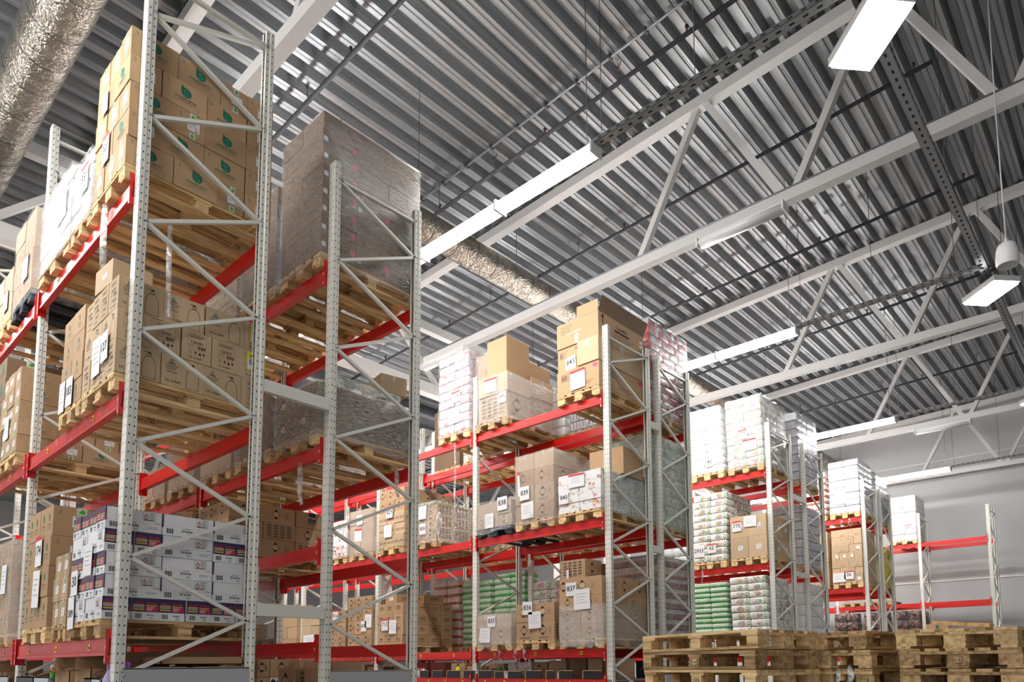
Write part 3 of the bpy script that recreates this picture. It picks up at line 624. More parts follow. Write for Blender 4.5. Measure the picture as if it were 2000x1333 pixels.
def strip(x, y, z, label, ms, L, group, wire=True):
    t = thing('strip_lamp', label, 'lamp', (x, y, z), group=group)
    link('housing', ms[0], t); link('diffuser', ms[1], t)
    for q in (-1, 1): link('end_cap', ms[2], t, (q*L/2, 0, 0))
    if wire: link('suspension_wire', wire_mesh(deck_z(x)-z), t, (L*.42, 0, 0))
LY = [(-1.75, 'before the tall rack'), (4.21, 'over the first aisle'), (10.12, 'over the second aisle'), (16.25, 'over the third aisle'), (22.14, 'beside the end wall')]
for y, wh in LY:
    for i in range(9 if y > 0 else 7):
        strip(1.375-.775-i*1.56, y, 7.53, f'lit strip lamp {wh}, {NTH[i]} in line', LM, 1.55, 'lit strip lamps '+wh, i % 2 == 0)
for x, y, wh in ((1.62, 7.42, 'over the second row corner'), (-5.05, 7.42, 'at the end of the chord by the girder'), (1.75, 19.42, 'near the end wall')):
    strip(x, y, 8.06, f'unlit strip lamp under a truss chord, {wh}', LO, 1.35, None, False)

# ---- cable trays
def tray_mesh(L, wd=.1, hh=.05):
    b = MB(); b.box(0, L, -wd/2, wd/2, 0, .004, 'tray_steel'); b.box(0, L, -wd/2, -wd/2+.003, 0, hh, 'tray_steel'); b.box(0, L, wd/2-.003, wd/2, 0, hh, 'tray_steel')
    x = .08
    while x < L:
        b.box(x, x+.05, -.012, .012, -.0015, 0, 'dark_hole'); b.box(x, x+.05, -wd/2-.0015, -wd/2, hh*.35, hh*.65, 'dark_hole'); b.box(x, x+.05, wd/2, wd/2+.0015, hh*.35, hh*.65, 'dark_hole'); x += .13
    return b.build('tray')
for i, (y, wh) in enumerate(LY[1:]):
    t = thing('cable_tray', f'perforated steel cable tray continuing the strip lamps {wh}', 'cable tray', (1.36, y, 7.62), group='perforated cable trays')
    link('tray', tray_mesh(2.85 if i != 2 else 3.2), t)
    for k in range(3): link('suspension_wire', wire_mesh(2.9), t, (.1+k*1.2, 0, 0))
t = thing('cable_tray', 'long perforated cable tray running along the cross aisle under the roof', 'cable tray', (4.2, -2.5, 7.72), (0, 0, PI/2))
link('tray', tray_mesh(28.3, .12, .06), t)
for k in range(12): link('suspension_wire', wire_mesh(2.85), t, (1.2+k*2.3, 0, 0))
b = MB(); b.box(-.36, .36, -.22, .22, .0, .09, 'white_plastic'); bh = b.build('housing')
b = MB(); b.box(-.34, .34, -.2, .2, -.03, 0, 'bay_diffuser'); bd_ = b.build('diffuser')
for y, wh in ((-1.2, 'beside the tall rack'), (4.75, 'at the end of the first aisle'), (10.9, 'below the pendant speaker'), (17.0, 'facing the fourth rack row'), (23.1, 'facing the wall rack')):
    t = thing('bay_lamp', f'bright flat bay lamp under the cross aisle tray, {wh}', 'lamp', (4.2, y, 7.55), (0, 0, -.75), group='bay lamps over the cross aisle')
    link('housing', bh, t); link('diffuser', bd_, t)
# ---- pendant speaker
t = thing('pendant_speaker', 'white bullet shaped loudspeaker hanging on a long cable', 'speaker', (4.85, 7.37, 6.18))
b = MB(); b.lathe([(.105, 0), (.118, .03), (.118, .1), (.108, .19), (.09, .245), (.06, .268), (0, .27)], 'white_plastic', 28); link('shell', b.build('shell'), t)
b = MB(); b.lathe([(0, .012), (.1, .006), (.106, 0)], 'grille', 28); link('grille', b.build('grille'), t)
b = MB(); b.tube([(0, 0, .26), (0, 0, .33)], .014, 'white_plastic', 8); link('cable_gland', b.build('cable_gland'), t)
b = MB(); b.tube([(0, 0, .32), (-.01, 0, 2.), (0, 0, deck_z(4.85)-6.18)], .008, 'white_plastic', 6); link('cable', b.build('cable'), t)
# ---- conduit with clips under the deck
t = thing('conduit', 'thin grey conduit clipped under the deck beside the first lamp line', 'conduit', (0, 5.9, 0))
b = MB(); b.tube([(-6, 0, deck_z(-6)-.03), (7, 0, deck_z(7)-.03)], .018, 'grey_steel', 8); link('tube', b.build('tube'), t)
for k in range(20):
    x = -5.8+k*.62; b = MB(); b.box(x-.02, x+.02, -.045, .045, deck_z(x)-.055, deck_z(x), 'pipe_dark'); link('clip', b.build('clip'), t)
t = thing('conduit', 'thin grey conduit running along the hall under the roof near the speaker', 'conduit', (6.0, 0, 0))
b = MB(); b.tube([(0, -1, deck_z(6)-.03), (0, 6.9, deck_z(6)-.03), (0, 7.2, deck_z(6)-.12)], .018, 'grey_steel', 8); link('tube', b.build('tube'), t)

t = thing('conduit', 'thin conduit resting on the bottom chord of the truss above the second row', 'conduit', (0, 7.43, 8.362))
b = MB(); b.tube([(-5.6, 0, 0), (6.0, 0, 0)], .016, 'grey_steel', 8); link('tube', b.build('tube'), t)

# ================================================================ racks
def upright_mesh(h, face):
    """omega section; face -1 looks down the hall, +1 away"""
    b = MB(); w, d = .05, .036; f = face
    def strip(p, q, mid, horizontal):
        pts = [(p[0], p[1]*f, 0), (q[0], q[1]*f, 0), (q[0], q[1]*f, h), (p[0], p[1]*f, h)]
        a = (p[0] if horizontal else p[1])-mid; c_ = (q[0] if horizontal else q[1])-mid
        b.face(pts, 'upright_steel', [(a, 0), (c_, 0), (c_, h), (a, h)])
    strip((-w, d), (-.003, d), -.024, True); strip((.003, d), (w, d), .024, True)
    b.face([(-.003, d*f, 0), (.003, d*f, 0), (.003, d*f, h), (-.003, d*f, h)], 'upright_steel')
    for sx in (-w, w):
        strip((sx, d), (sx, .004), .018, False)
        k = .82 if sx > 0 else .82
        b.face([(sx, .004*f, 0), (sx*k, -.004*f, 0), (sx*k, -.004*f, h), (sx, .004*f, h)], 'upright_steel')
        strip((sx*k, -.004), (sx*k, -d), -.02, False)
        b.face([(sx*k, -d*f, 0), (sx*.3, -d*f, 0), (sx*.3, -d*f, h), (sx*k, -d*f, h)], 'upright_steel')
    b.face([(-w, d*f, h), (w, d*f, h), (w*.82, -d*f, h), (-w*.82, -d*f, h)], 'upright_steel')
    b.box(-.07, .07, -.06, .06, 0, .006, 'white_steel'); return b.build('upright')
UM = {}
ROW = dict(A=(0., .99, 7.55, 0), A2=(1.723, 2.723, 6.67, 1), B=(6.243, 7.297, 6.67, 0), B2=(7.62, 8.54, 6.67, 1), C=(11.88, 12.963, 6.67, 0), C2=(13.75, 14.85, 6.67, 1), D=(18.004, 19.12, 6.67, 0), D2=(19.5, 20.454, 6.67, 1), E=(23.95, 24.95, 6.67, 0))
RN = dict(A='tall rack', A2="tall rack's twin", B='second rack row', B2="second row's twin", C='third rack row', C2="third row's twin", D='fourth rack row', D2="fourth row's twin", E='wall rack')
LV = dict(A={3: 5.42, 2: 3.69, 1: 1.77}, A2={3: 5.46, 2: 3.67, 15: 2.69, 1: 1.775}, B={3: 5.49, 2: 3.66, 1: 1.775}, B2={3: 5.49, 2: 3.66, 1: 1.775}, C={3: 5.54, 2: 3.585, 1: 1.7}, C2={3: 5.54, 2: 3.585, 1: 1.7}, D={3: 5.51, 2: 3.57, 1: 1.7}, D2={3: 5.51, 2: 3.57, 1: 1.7}, E={3: 5.52, 2: 3.5, 1: 1.6})
TN = {3: 'top tier', 2: 'middle tier', 15: 'half tier', 1: 'low tier', 0: 'picking shelf'}
BH = .13
def frame(row, X, label):
    yf, yr, h, mir = ROW[row]; h += R.uniform(-.01, .01)
    t = thing('rack_frame', label, 'rack frame', (X, 0, 0), group='perforated uprights of the '+RN[row])
    for y, f in ((yf, -1), (yr, 1)):
        k = (round(h, 1), f)
        if k not in UM: UM[k] = upright_mesh(h, f)
        link('upright', UM[k], t, (0, y, 0))
    a, bb = (yf+.03, yr-.03); F0, R0 = (1.62, 1.17) if not mir else (1.17, 1.62)
    if mir: F0 = 2.07-.9
    zf = F0-.9; zr = R0-.9 if not mir else 1.62-.9
    nodes = []
    z = .27; side = 1 if not mir else 0
    while z < h-.5: nodes.append((a if side == 0 else bb, z)); z += .45; side = 1-side
    def brace(p, q):
        m = MB(); d = Vector((0, q[0]-p[0], q[1]-p[1])); 
        m.bar((.012, p[0], p[1]), (.012, q[0], q[1]), .028, .036, 'white_steel', (1, 0, 0)); L = m.build('brace'); link('brace', L, t)
        m = MB(); m.tube([(.028, q[0], q[1]), (.054, q[0], q[1])], .009, 'grey_steel', 6); link('bolt', m.build('bolt'), t)
    for p, q in zip(nodes, nodes[1:]): brace(p, q)
    brace((nodes[-1][0], nodes[-1][1]), (a+bb-nodes[-1][0], h-.16)); brace((a, h-.16), (bb, h-.14))
def beam_meshes(L, m):
    b = MB(); b.box(-L/2, L/2, -.02, .02, .028, BH, m); b.box(-L/2, L/2, -.027, .027, 0, .026, m); b.box(-L/2, L/2, -.0215, -.02, .034, .037, 'print_red'); B1 = b.build('beam_rail')
    b = MB(); b.box(-.003, .003, -.04, .04, -.06, .2, m); b.box(-.028, .0, -.040, -.036, -.06, .2, m)
    for z in (-.035, .06, .16): b.box(-.02, -.01, -.0415, -.04, z-.012, z+.012, 'paper')
    return B1, b.build('beam_connector')
BM = {}
b = MB(); b.box(-.022, .022, -.0015, 0, 0, .05, 'sticker_yellow'); b.box(-.014, -.004, -.0025, -.0015, .01, .04, 'ink'); b.box(0, .012, -.0025, -.0015, .01, .03, 'ink'); YS = b.build('location_sticker')
def beam(row, lev, bay, x0, x1, y, face, m, stick=0):
    L = x1-x0-.1; k = (round(L, 2), m)
    if k not in BM: BM[k] = beam_meshes(L, m)
    wh = 'front' if face < 0 else 'back'
    t = thing('rack_beam', f'red {wh} beam of the {TN[lev]}, {NTH[bay]} bay from cross aisle, {RN[row]}', 'rack beam', ((x0+x1)/2, y, LV[row][lev] if lev else 1.33), (0, 0, 0 if face < 0 else PI), group='red beams of the '+RN[row])
    link('beam_rail', BM[k][0], t)
    link('beam_connector', BM[k][1], t, (L/2-.003, 0, 0)); link('beam_connector', BM[k][1], t, (-L/2+.003, 0, 0), (0, 0, 0)).scale = (-1, 1, 1)
    for i in range(stick): link('location_sticker', YS, t, (-L/2+L*(i+.5)/stick, -.0275 if 0 else -.0225, .045))
    return t
def bays(row, xs, levs, heavy='red_steel'):
    yf, yr, h, mir = ROW[row]
    for i, x in enumerate(xs):
        frame(row, x, f'white perforated rack frame with diagonal braces, {NTH[i]} from cross aisle, {RN[row]}')
    for i in range(len(xs)-1):
        for lv in levs:
            m = 'red_worn' if row == 'A' and lv in (1, 2) else heavy
            beam(row, lv, i, xs[i+1], xs[i], yf-.03, -1, m, (3 if lv == 1 and row in 'AB' else 2 if row == 'A' else 0))
            beam(row, lv, i, xs[i+1], xs[i], yr+.03, 1, heavy)
XS4 = [0, -2.8, -5.6, -8.4, -11.2]
bays('A', XS4[:4], (3, 2, 1)); bays('A2', XS4[:4], (3, 2, 1))
for i in range(2):
    beam('A2', 15, i, XS4[i+1], XS4[i], ROW['A2'][0]-.03, -1, 'red_steel'); beam('A2', 15, i, XS4[i+1], XS4[i], ROW['A2'][1]+.03, 1, 'red_steel')
bays('B', XS4, (3, 2, 1)); bays('B2', XS4, (3, 2, 1))
for r_ in ('C', 'C2', 'D', 'D2'): bays(r_, XS4[:3], (3, 2, 1))
bays('E', [1.99, -.02, -2.8, -5.6], (3, 2))
for row in ('A', 'B'):
    for i in range(3):
        for face in (-1, 1): beam(row, 0, i, XS4[i+1], XS4[i], ROW[row][0]-.03 if face < 0 else ROW[row][1]+.03, face, 'red_steel', 6 if row == 'B' and face < 0 else 0)
# spacers tying the back-to-back frames
for r1, r2_, zs in (('A', 'A2', (2.17, 4.17)), ('B', 'B2', (3.46, 5.45)), ('C', 'C2', (3.6, 5.3)), ('D', 'D2', (3.6, 5.3))):
    for j, z in enumerate(zs):
        y0, y1 = ROW[r1][1]+.04, ROW[r2_][0]-.04; b = MB(); b.box(-.03, .03, y0, y1, -.055, .055, 'white_steel')
        tag(link('row_spacer', b.build('row_spacer'), None, (.02, 0, z)), f'flat white spacer bar joining {RN[r1]} to its twin, {"lower" if j == 0 else "upper"} one', 'rack spacer', 'spacer bars between twin racks')

# ================================================================ pallets
def pallet_parts():
    out = []; b = MB(); b.box(-.0725, .0725, -.6, .6, 0, .022, 'wood'); tb = b.build('deck_board')
    b = MB(); b.box(-.05, .05, -.6, .6, 0, .022, 'wood'); tn = b.build('deck_board'); b = MB(); b.box(-.4, .4, -.0725, .0725, 0, .022, 'wood'); cb = b.build('cross_board')
    b = MB(); b.box(-.0725, .0725, -.05, .05, 0, .078, 'wood'); bk = b.build('block')
    for x, me in ((-.327, tb), (-.165, tn), (0, tb), (.165, tn), (.327, tb)): out.append(('deck_board', me, (x, 0, .122)))
    for y in (-.527, 0, .527): out.append(('cross_board', cb, (0, y, .1)))
    for x in (-.327, 0, .327):
        for y in (-.545, 0, .545): out.append(('block', bk, (x, y, .022)))
    for x, me in ((-.35, tn), (0, tb), (.35, tn)): out.append(('bottom_board', me, (x, 0, 0)))
    return out
PP = {'wood': pallet_parts()}
def recolor(src, m):
    d = {}; out = []
    for n, me, l in src:
        if me.name not in d: d[me.name] = me.copy(); d[me.name].materials.clear(); d[me.name].materials.append(MAT[m])
        out.append((n, d[me.name], l))
    return out
for m_ in ('wood_old', 'wood_blue'): PP[m_] = recolor(PP['wood'], m_)
ONE = {}
for m_ in PP:
    b = MB()
    for x, ww in ((-.327, .0725), (-.165, .05), (0, .0725), (.165, .05), (.327, .0725)): b.box(x-ww, x+ww, -.6, .6, .122, .144, m_)
    for y in (-.527, 0, .527): b.box(-.4, .4, y-.0725, y+.0725, .1, .122, m_)
    for x in (-.327, 0, .327):
        for y in (-.545, 0, .545): b.box(x-.0725, x+.0725, y-.05, y+.05, .022, .1, m_)
        b.box(x-.06, x+.06, -.6, .6, 0, .022, m_)
    ONE[m_] = b.build('pallet')
def pallet(x, y, z, label, m='wood', parts=True, rz=0., group=None, sx=1., rot=None):
    if not parts:
        return tag(link('pallet', ONE[m], None, (x, y, z), (0, 0, rz)), label, 'pallet', group)
    t = thing('pallet', label, 'pallet', (x, y, z), rot or (0, 0, rz), group)
    if sx != 1: t.scale = (sx, 1, 1)
    for n, me, l in PP[m]:
        o = link(n, me, t, (l[0]+R.uniform(-.006, .006), l[1]+R.uniform(-.006, .006), l[2]))
    return t
def slot(row, lev, k, m='wood', parts=True, X1=None, W=.8, desc=''):
    yf, yr, h, mir = ROW[row]
    if X1 is None: X1 = -.06-(k//3)*2.8-(k % 3)*.9
    Y0 = yf-.11; z = (LV[row][lev] if lev else 1.33)+BH
    ph = f'{NTH[k]} pallet, {TN[lev]}, {RN[row]}'
    pallet(X1-W/2, Y0+.6, z, f'{ {"wood": "pale", "wood_old": "brown", "wood_blue": "dark"}[m]} wooden pallet, {NTH[k]} from cross aisle, {TN[lev]}, {RN[row]}', m, parts, group='pallets on the '+RN[row], sx=W/.8)
    return dict(ph=ph, X1=X1, Y0=Y0, z0=z+.146, W=W, D=1.2)

# ---- paper tags, film
def papers(sheets, face='F'):
    """sheets: (u, z, w, h, text, red) hung on the carton found behind that point"""
    for (x, y, z, w, h, tx, red) in sheets:
        best = None
        for (o, x0, x1, y0, y1, z0, z1) in PUT:
            if x0-.02 <= x <= x1+.02 and z0-.02 <= z <= z1+.02 and abs(y0-y) < .35 and (best is None or y0 < best[1]): best = (o, y0)
        if not best: print('no carton for tag', tx, x, y, z); continue
        b = MB(); pts = [(-w/2, 0), (w/2, 0), (w/2, h), (-w/2, h)]
        tl = R.uniform(-.05, .05); b.box(-w/2, w/2, -.004, -.001, -h/2, h/2, 'paper')
        if red: b.box(-w/2, w/2, -.005, -.004, h*.36, h*.5, 'print_red')
        if tx:
            vs, fs, w0 = glyphs(tx); k = min(h*.42/.73, w*.8/w0); b.mesh_in([(a*k-w0*k/2, -.0055, v*k-h*.12) for a, v in vs], fs, 'ink')
        else:
            for i in range(4): b.box(-w*.35, w*(.35-.1*(i % 3)), -.0048, -.004, h*(.25-.14*i), h*(.27-.14*i), 'paper_grey')
        o = best[0]; me = b.build('pallet_tag')
        t = link('pallet_tag', me, o); bpy.context.view_layer.update() if False else None
        inv = Matrix.Translation(o.location) @ o.rotation_euler.to_matrix().to_4x4()
        t.matrix_parent_inverse = Matrix.Identity(4)
        M = inv.inverted() @ Matrix.Translation((x, best[1]-.012, z)) @ Matrix.Rotation(tl, 4, 'Y'); t.location = M.to_translation(); t.rotation_euler = M.to_euler()
def wrap(label, X1, Y0, z0, W, D, h, m='film', skirt=.12, top=True):
    b = MB(); n = 7; e = .006
    x0, x1, y0, y1 = X1-W-e, X1+e, Y0-e, Y0+D+e
    ring = [(x0+(x1-x0)*i/n, y0) for i in range(n)]+[(x1, y0+(y1-y0)*i/n) for i in range(n)]+[(x1-(x1-x0)*i/n, y1) for i in range(n)]+[(x0, y1-(y1-y0)*i/n) for i in range(n)]
    zs = [-skirt, .02]+[h*(i+1)/6 for i in range(6)]
    cx, cy = (x0+x1)/2, (y0+y1)/2; vs = []
    for j, z in enumerate(zs):
        for (x, y) in ring:
            q = R.uniform(-.001, .006); k = 1+q/.5
            zz = z0+z+(R.uniform(-.03, .03) if j == 0 else R.uniform(-.012, .004) if j == len(zs)-1 else 0)
            vs.append((cx+(x-cx)*k, cy+(y-cy)*k, zz))
    N = len(ring); fs = [(j*N+i, j*N+(i+1) % N, (j+1)*N+(i+1) % N, (j+1)*N+i) for j in range(len(zs)-1) for i in range(N)]
    if top:
        vs.append((cx, cy, z0+h+.015)); fs += [((len(zs)-1)*N+i, (len(zs)-1)*N+(i+1) % N, len(vs)-1) for i in range(N)]
    b.mesh_in(vs, fs, m, True); tag(link('stretch_wrap', b.build('stretch_wrap')), label, 'stretch wrap', 'clear stretch wrap around pallet loads')
def rag(label, x, y, z, L, m='film_rag', wd=.07):
    b = MB(); n = 10; A = []
    for i in range(n+1):
        t_ = i/n; k = wd*(.35+math.sin(PI*min(1, t_*1.25))*.9)*(1-.55*t_); cx = x+.05*math.sin(t_*7)*t_; cy = y-.012-.03*math.sin(t_*5+1)*t_
        A.append([(cx-k/2, cy, z-L*t_), (cx-k*.15, cy-.025, z-L*t_-.01), (cx+k*.2, cy+.01, z-L*t_), (cx+k/2, cy-.02, z-L*t_+.01)])
    vs = [p for r_ in A for p in r_]; b.mesh_in(vs, [(i*4+j, i*4+j+1, i*4+j+5, i*4+j+4) for i in range(n) for j in range(3)], m, True)
    tag(link('film_scrap', b.build('film_scrap')), label, 'plastic film', 'loose ends of stretch wrap')

# ================================================================ loads
def S_(s, look, h, L, Sx, pats, style, **kw):
    return stack(s['ph'], look, s['X1'], s['Y0'], s['z0'], s['W'], s['D'], h, L, Sx, pats, style, **kw)
def film_on(s, h, m='film', skirt=.1, extra=''):
    skirt = min(skirt, .08)
    wrap(f'clear stretch film over the {s["ph"]}{extra}', s['X1'], s['Y0'], s['z0'], s['W'], s['D'], h, m, skirt)
alt = lambda n, a, b: [a if i % 2 else b for i in range(n)]

# ---------------- tall rack, top tier
s = slot('A', 3, 0); S_(s, 'green-leaf brown carton', .236, .36, .24, ['LLSS', 'SLLS', 'LSLS', 'SLLS', 'LLSS'], 'leaf')
papers([(-.55, s['Y0'], 6.05, .16, .26, '301', True), (-.62, s['Y0'], 6.5, .14, .2, '', False)])
s = slot('A', 3, 1, X1=-.93, W=.55); S_(s, 'white shrink-packed bale', .15, .4, .28, alt(4, 'LLL', 'LLL'), 'white_pack', soft=True); film_on(s, .6, 'film_dense'); papers([(-1.1, s['Y0'], 6.05, .2, .26, '331', True)])
s = slot('A', 3, 2, X1=-1.55, W=1.0); S_(s, 'flower-print paper pack', .15, .4, .3, alt(5, 'LLL', 'LLL'), 'white_pack', soft=True); film_on(s, .76, 'film_dense'); papers([(-1.8, s['Y0'], 6.1, .3, .3, '', False)])
s = slot('A', 3, 3, 'wood_blue'); S_(s, 'green-leaf brown carton', .23, .4, .4, alt(4, 'LLL', 'LLL'), 'leafv'); film_on(s, .92); papers([(-3.1, s['Y0'], 6.0, .22, .28, '', True)])
s = slot('A', 3, 4); S_(s, 'plain taped carton', .3, .4, .4, alt(2, 'LLL', 'LLL'), 'plain'); papers([(-4.0, s['Y0'], 5.95, .2, .25, '', True)])
# ---------------- tall rack, middle tier
s = slot('A', 2, 0); S_(s, 'bottle-print brown carton', .262, .36, .225, ['LLLS', 'SSSSS', 'LLLS'], 'bottle')
o = PUT[-1]
papers([(-.5, s['Y0'], 4.2, .2, .32, '', False), (-.28, s['Y0'], 4.22, .16, .24, '127', False)])
# yellow delivery stickers on the two rear cartons
for o, x0, x1, y0, y1, z0, z1 in [q for q in PUT if q[0]['group'].startswith('bottle-print') and q[4] > .95 and q[2] > -.1 and q[5] > 4.1]:
    b = MB(); W_ = y1-y0; H_ = z1-z0; X_ = (x1-x0)/2+.003
    def qd(u0, u1, v0, v1, m, e=0): b.face([(X_+e, u0*W_-W_/2, v0*H_), (X_+e, u1*W_-W_/2, v0*H_), (X_+e, u1*W_-W_/2, v1*H_), (X_+e, u0*W_-W_/2, v1*H_)], m)
    qd(.28, .98, .3, .95, 'sticker_yellow'); qd(.32, .94, .34, .72, 'paper', .0005); qd(.36, .5, .5, .7, 'paper_grey', .001); qd(.7, .9, .36, .48, 'ink', .001); qd(.4, .86, .78, .84, 'ink', .001)
    vs, fs, w0 = glyphs('125419'); k = min(H_*.14/.73, W_*.42/w0); b.mesh_in([(X_+.001, W_*.52-W_/2+a*k, H_*.54+v*k) for a, v in vs], fs, 'ink')
    link('yellow_label', b.build('yellow_label'), o)
s = slot('A', 2, 1, X1=-.9, W=.6); S_(s, 'green-leaf brown carton', .212, .4, .3, alt(4, 'LLL', 'LLL'), 'leafv'); papers([(-1.2, s['Y0'], 4.1, .18, .26, '183', False), (-1.42, s['Y0'], 4.1, .16, .28, '', False)])
for i, (x1_, z_, h_) in enumerate(((-.2, 3.98+.79, .22),)):
    carton(-.62, -.26, s['Y0'], s['Y0']+.3, 3.975+.79, .2, 'stick', 'small taped carton lying on top of the front middle tier load, tall rack', rz=.05)
s = slot('A', 2, 3, X1=-3.05); S_(s, 'green-leaf brown carton', .186, .36, .24, alt(5, 'LLSS', 'LSLS'), 'leaf'); papers([(-3.5, s['Y0'], 4.3, .18, .26, '', False)])
s = slot('A', 2, 4); S_(s, 'plain taped carton', .25, .4, .4, alt(5, 'LLL', 'LLL'), 'leafd')
# ---------------- tall rack, low tier
s = slot('A', 1, 0, 'wood_old'); S_(s, 'white violet-banded carton', .172, .4, .2, ['SSSSSS', 'LLL', 'LLL', 'SSLSS', 'LLL'], 'white'); papers([(-.4, s['Y0'], 2.52, .2, .25, '', False), (-.7, s['Y0'], 2.36, .16, .2, '30', False), (-.76, s['Y0'], 2.12, .15, .26, '589', False)])
s = slot('A', 1, 1, 'wood_old', X1=-.95, W=.4); S_(s, 'taped brown carton', .2, .4, .2, alt(3, 'LLL', 'LLL'), 'leaf')
s = slot('A', 1, 2, X1=-1.52); S_(s, 'green-leaf brown carton', .275, .4, .4, alt(4, 'LLL', 'LLL'), 'leafv'); papers([(-1.85, s['Y0'], 2.75, .2, .28, '174', True), (-1.85, s['Y0'], 2.4, .22, .34, '', False)])
s = slot('A', 1, 3, X1=-2.9); S_(s, 'green-leaf brown carton', .24, .4, .4, alt(4, 'LLL', 'LLL'), 'leafv'); film_on(s, .96); papers([(-3.15, s['Y0'], 2.6, .2, .3, '', False), (-3.4, s['Y0'], 2.3, .18, .3, '96', False)])
s = slot('A', 1, 4); S_(s, 'green-leaf brown carton', .24, .36, .24, alt(4, 'LLSS', 'LSLS'), 'leaf')

# ---------------- the tall rack's twin
s = slot('A2', 3, 0); S_(s, 'film-wrapped dark carton', .186, .4, .4, alt(8, 'LLL', 'LLL'), lambda c, y: 'small' if (y == 0 and c < 7) or (y == 1 and c in (0, 3)) else 'smalln'); film_on(s, 1.49, 'film', .22)
s = slot('A2', 3, 1); S_(s, 'film-wrapped dark carton', .186, .4, .4, alt(6, 'LLL', 'LLL'), 'small', side=True, kids=False); film_on(s, 1.12, 'film')
for k, n in ((2, 5), (3, 4), (4, 5)):
    s = slot('A2', 3, k); S_(s, 'film-wrapped brown carton', .2, .4, .4, alt(n, 'LLL', 'LLL'), 'smallc', side=False, kids=False); film_on(s, n*.2, 'film_dense')
s = slot('A2', 2, 0); S_(s, 'film-wrapped brown carton', .24, .4, .4, alt(2, 'LLL', 'LLL'), 'dia'); film_on(s, .5, 'film_dense', .16); wrap('greenish film sheet heaped over the first pallet, middle tier, tall rack\'s twin', s['X1']-.05, s['Y0']+.2, s['z0']+.52, .66, .8, .1, 'film_green', .0)
carton(-.62, -.12, 2.45, 2.75, s['z0']+.63, .2, 'plain', 'taped carton laid on top of the film-wrapped middle tier load', rz=-.2)
s = slot('A2', 2, 1); S_(s, 'film-wrapped dark carton', .2, .4, .4, alt(3, 'LLL', 'LLL'), 'small', kids=False); film_on(s, .6, 'film')
for k in (2, 3, 4):
    s = slot('A2', 2, k); S_(s, 'film-wrapped brown carton', .19, .4, .4, alt(2+k % 2, 'LLL', 'LLL'), 'stick', side=False, kids=False); film_on(s, .2*(2+k % 2), 'film')
s = slot('A2', 15, 2, 'wood_old'); S_(s, 'air freshener carton', .195, .4, .3, ['LLL', 'LLL', 'LLL'], [lambda c, y: 'diam' if y != 2 else 'grid', lambda c, y: 'grid' if y != 2 else 'diam', lambda c, y: 'diam' if y != 2 else 'fresh'])
s = slot('A2', 15, 3, 'wood_old'); S_(s, 'black-diamond brown carton', .2, .4, .3, ['LLL', 'LLL', 'LLL'], ['grid', 'diam', 'grid'])
for k in (3, 4):
    s = slot('A2', 1, k, 'wood_old'); S_(s, 'film-wrapped dark carton', .2, .4, .4, alt(3+k % 2, 'LLL', 'LLL'), 'small', side=False, kids=False); film_on(s, .22*(3+k % 2), 'film')
# picking shelf of the twin rack
z = 1.36; y = 1.66
for i, (dy, st) in enumerate(((.34, 'fawaris'), (.16, 'diam'), (.35, 'fawaris'), (.28, 'grid'))):
    carton(-2.26 if dy > .2 else -2.1, -1.88, y, y+dy-.01, z+.2, .2, st, f'brown carton in upper shelf row of the twin rack, {NTH[i]} from aisle', group='brown cartons on the white ones'); y += dy
y = 1.66
for i, (dy, st) in enumerate(((.34, 'none'), (.16, 'diam'), (.175, 'wdia'), (.175, 'wdia'), (.1, 'flow'), (.18, 'wdia'))):
    carton(-2.2, -1.88, y, y+dy-.008, z, .195, st, f'{ {"wdia": "white diamond", "flow": "narrow flower-print"}.get(st, "brown")} carton in lower shelf row of the twin rack, {NTH[i]} from aisle', group='cartons along the shelf'); y += dy
carton(-.6, -.1, 1.86, 2.2, z, .36, 'none', 'plain brown carton behind the guard of the twin rack'); carton(-1.0, -.66, 1.8, 2.3, z, .3, 'grid', 'grid-printed carton deeper on the twin rack shelf')
b = MB(); b.box(-11.2, .03, 1.66, 2.8, 1.335, 1.36, 'grey_steel'); tag(link('steel_shelf', b.build('steel_shelf')), "steel shelf panel at the foot of the tall rack's twin", 'shelf')

# ---------------- second rack row, top tier
s = slot('B', 3, 0); y0_ = s['Y0']; z_ = s['z0']
carton(-.86, -.06, y0_, y0_+1.2, z_, .38, 'lines', 'big printed carton at the bottom of the first top tier load, second rack row')
carton(-.86, -.46, y0_+.02, y0_+1.18, z_+.383, .37, 'lines', 'printed carton in the middle of the first top tier load, inner side'); carton(-.45, -.05, y0_-.02, y0_+1.18, z_+.383, .37, 'plain', 'plain taped carton in the middle of the first top tier load, outer side')
o = carton(-.86, -.06, y0_, y0_+1.2, z_+.756, .384, 'big', 'big open-flap lettered carton at the top of the second rack row'); x0, x1 = -.86, -.06
b = MB(); b.face([((x1-x0)/2, -.6, .38), ((x1-x0)/2, .6, .38), ((x1-x0)/2+.05, .66, .62), ((x1-x0)/2+.05, -.56, .62)], 'card_dark'); b.face([((x1-x0)/2, -.6, .381), ((x1-x0)/2+.05, -.56, .621), ((x1-x0)/2+.05, .66, .621), ((x1-x0)/2-.003, .6, .381)], 'card'); link('flap', b.build('flap'), o)
b = MB(); b.box(0, .4, -.604, -.6, .38, .56, 'card'); link('flap', b.build('flap'), o)
papers([(-.6, s['Y0'], 6.25, .2, .2, '843', False), (-.45, s['Y0'], 5.95, .28, .3, '', True)])
s = slot('B', 3, 2, 'wood_old', X1=-1.93); y0_ = s['Y0']; z_ = s['z0']; q_ = 'wrapped load beside the big open-flap cartons'
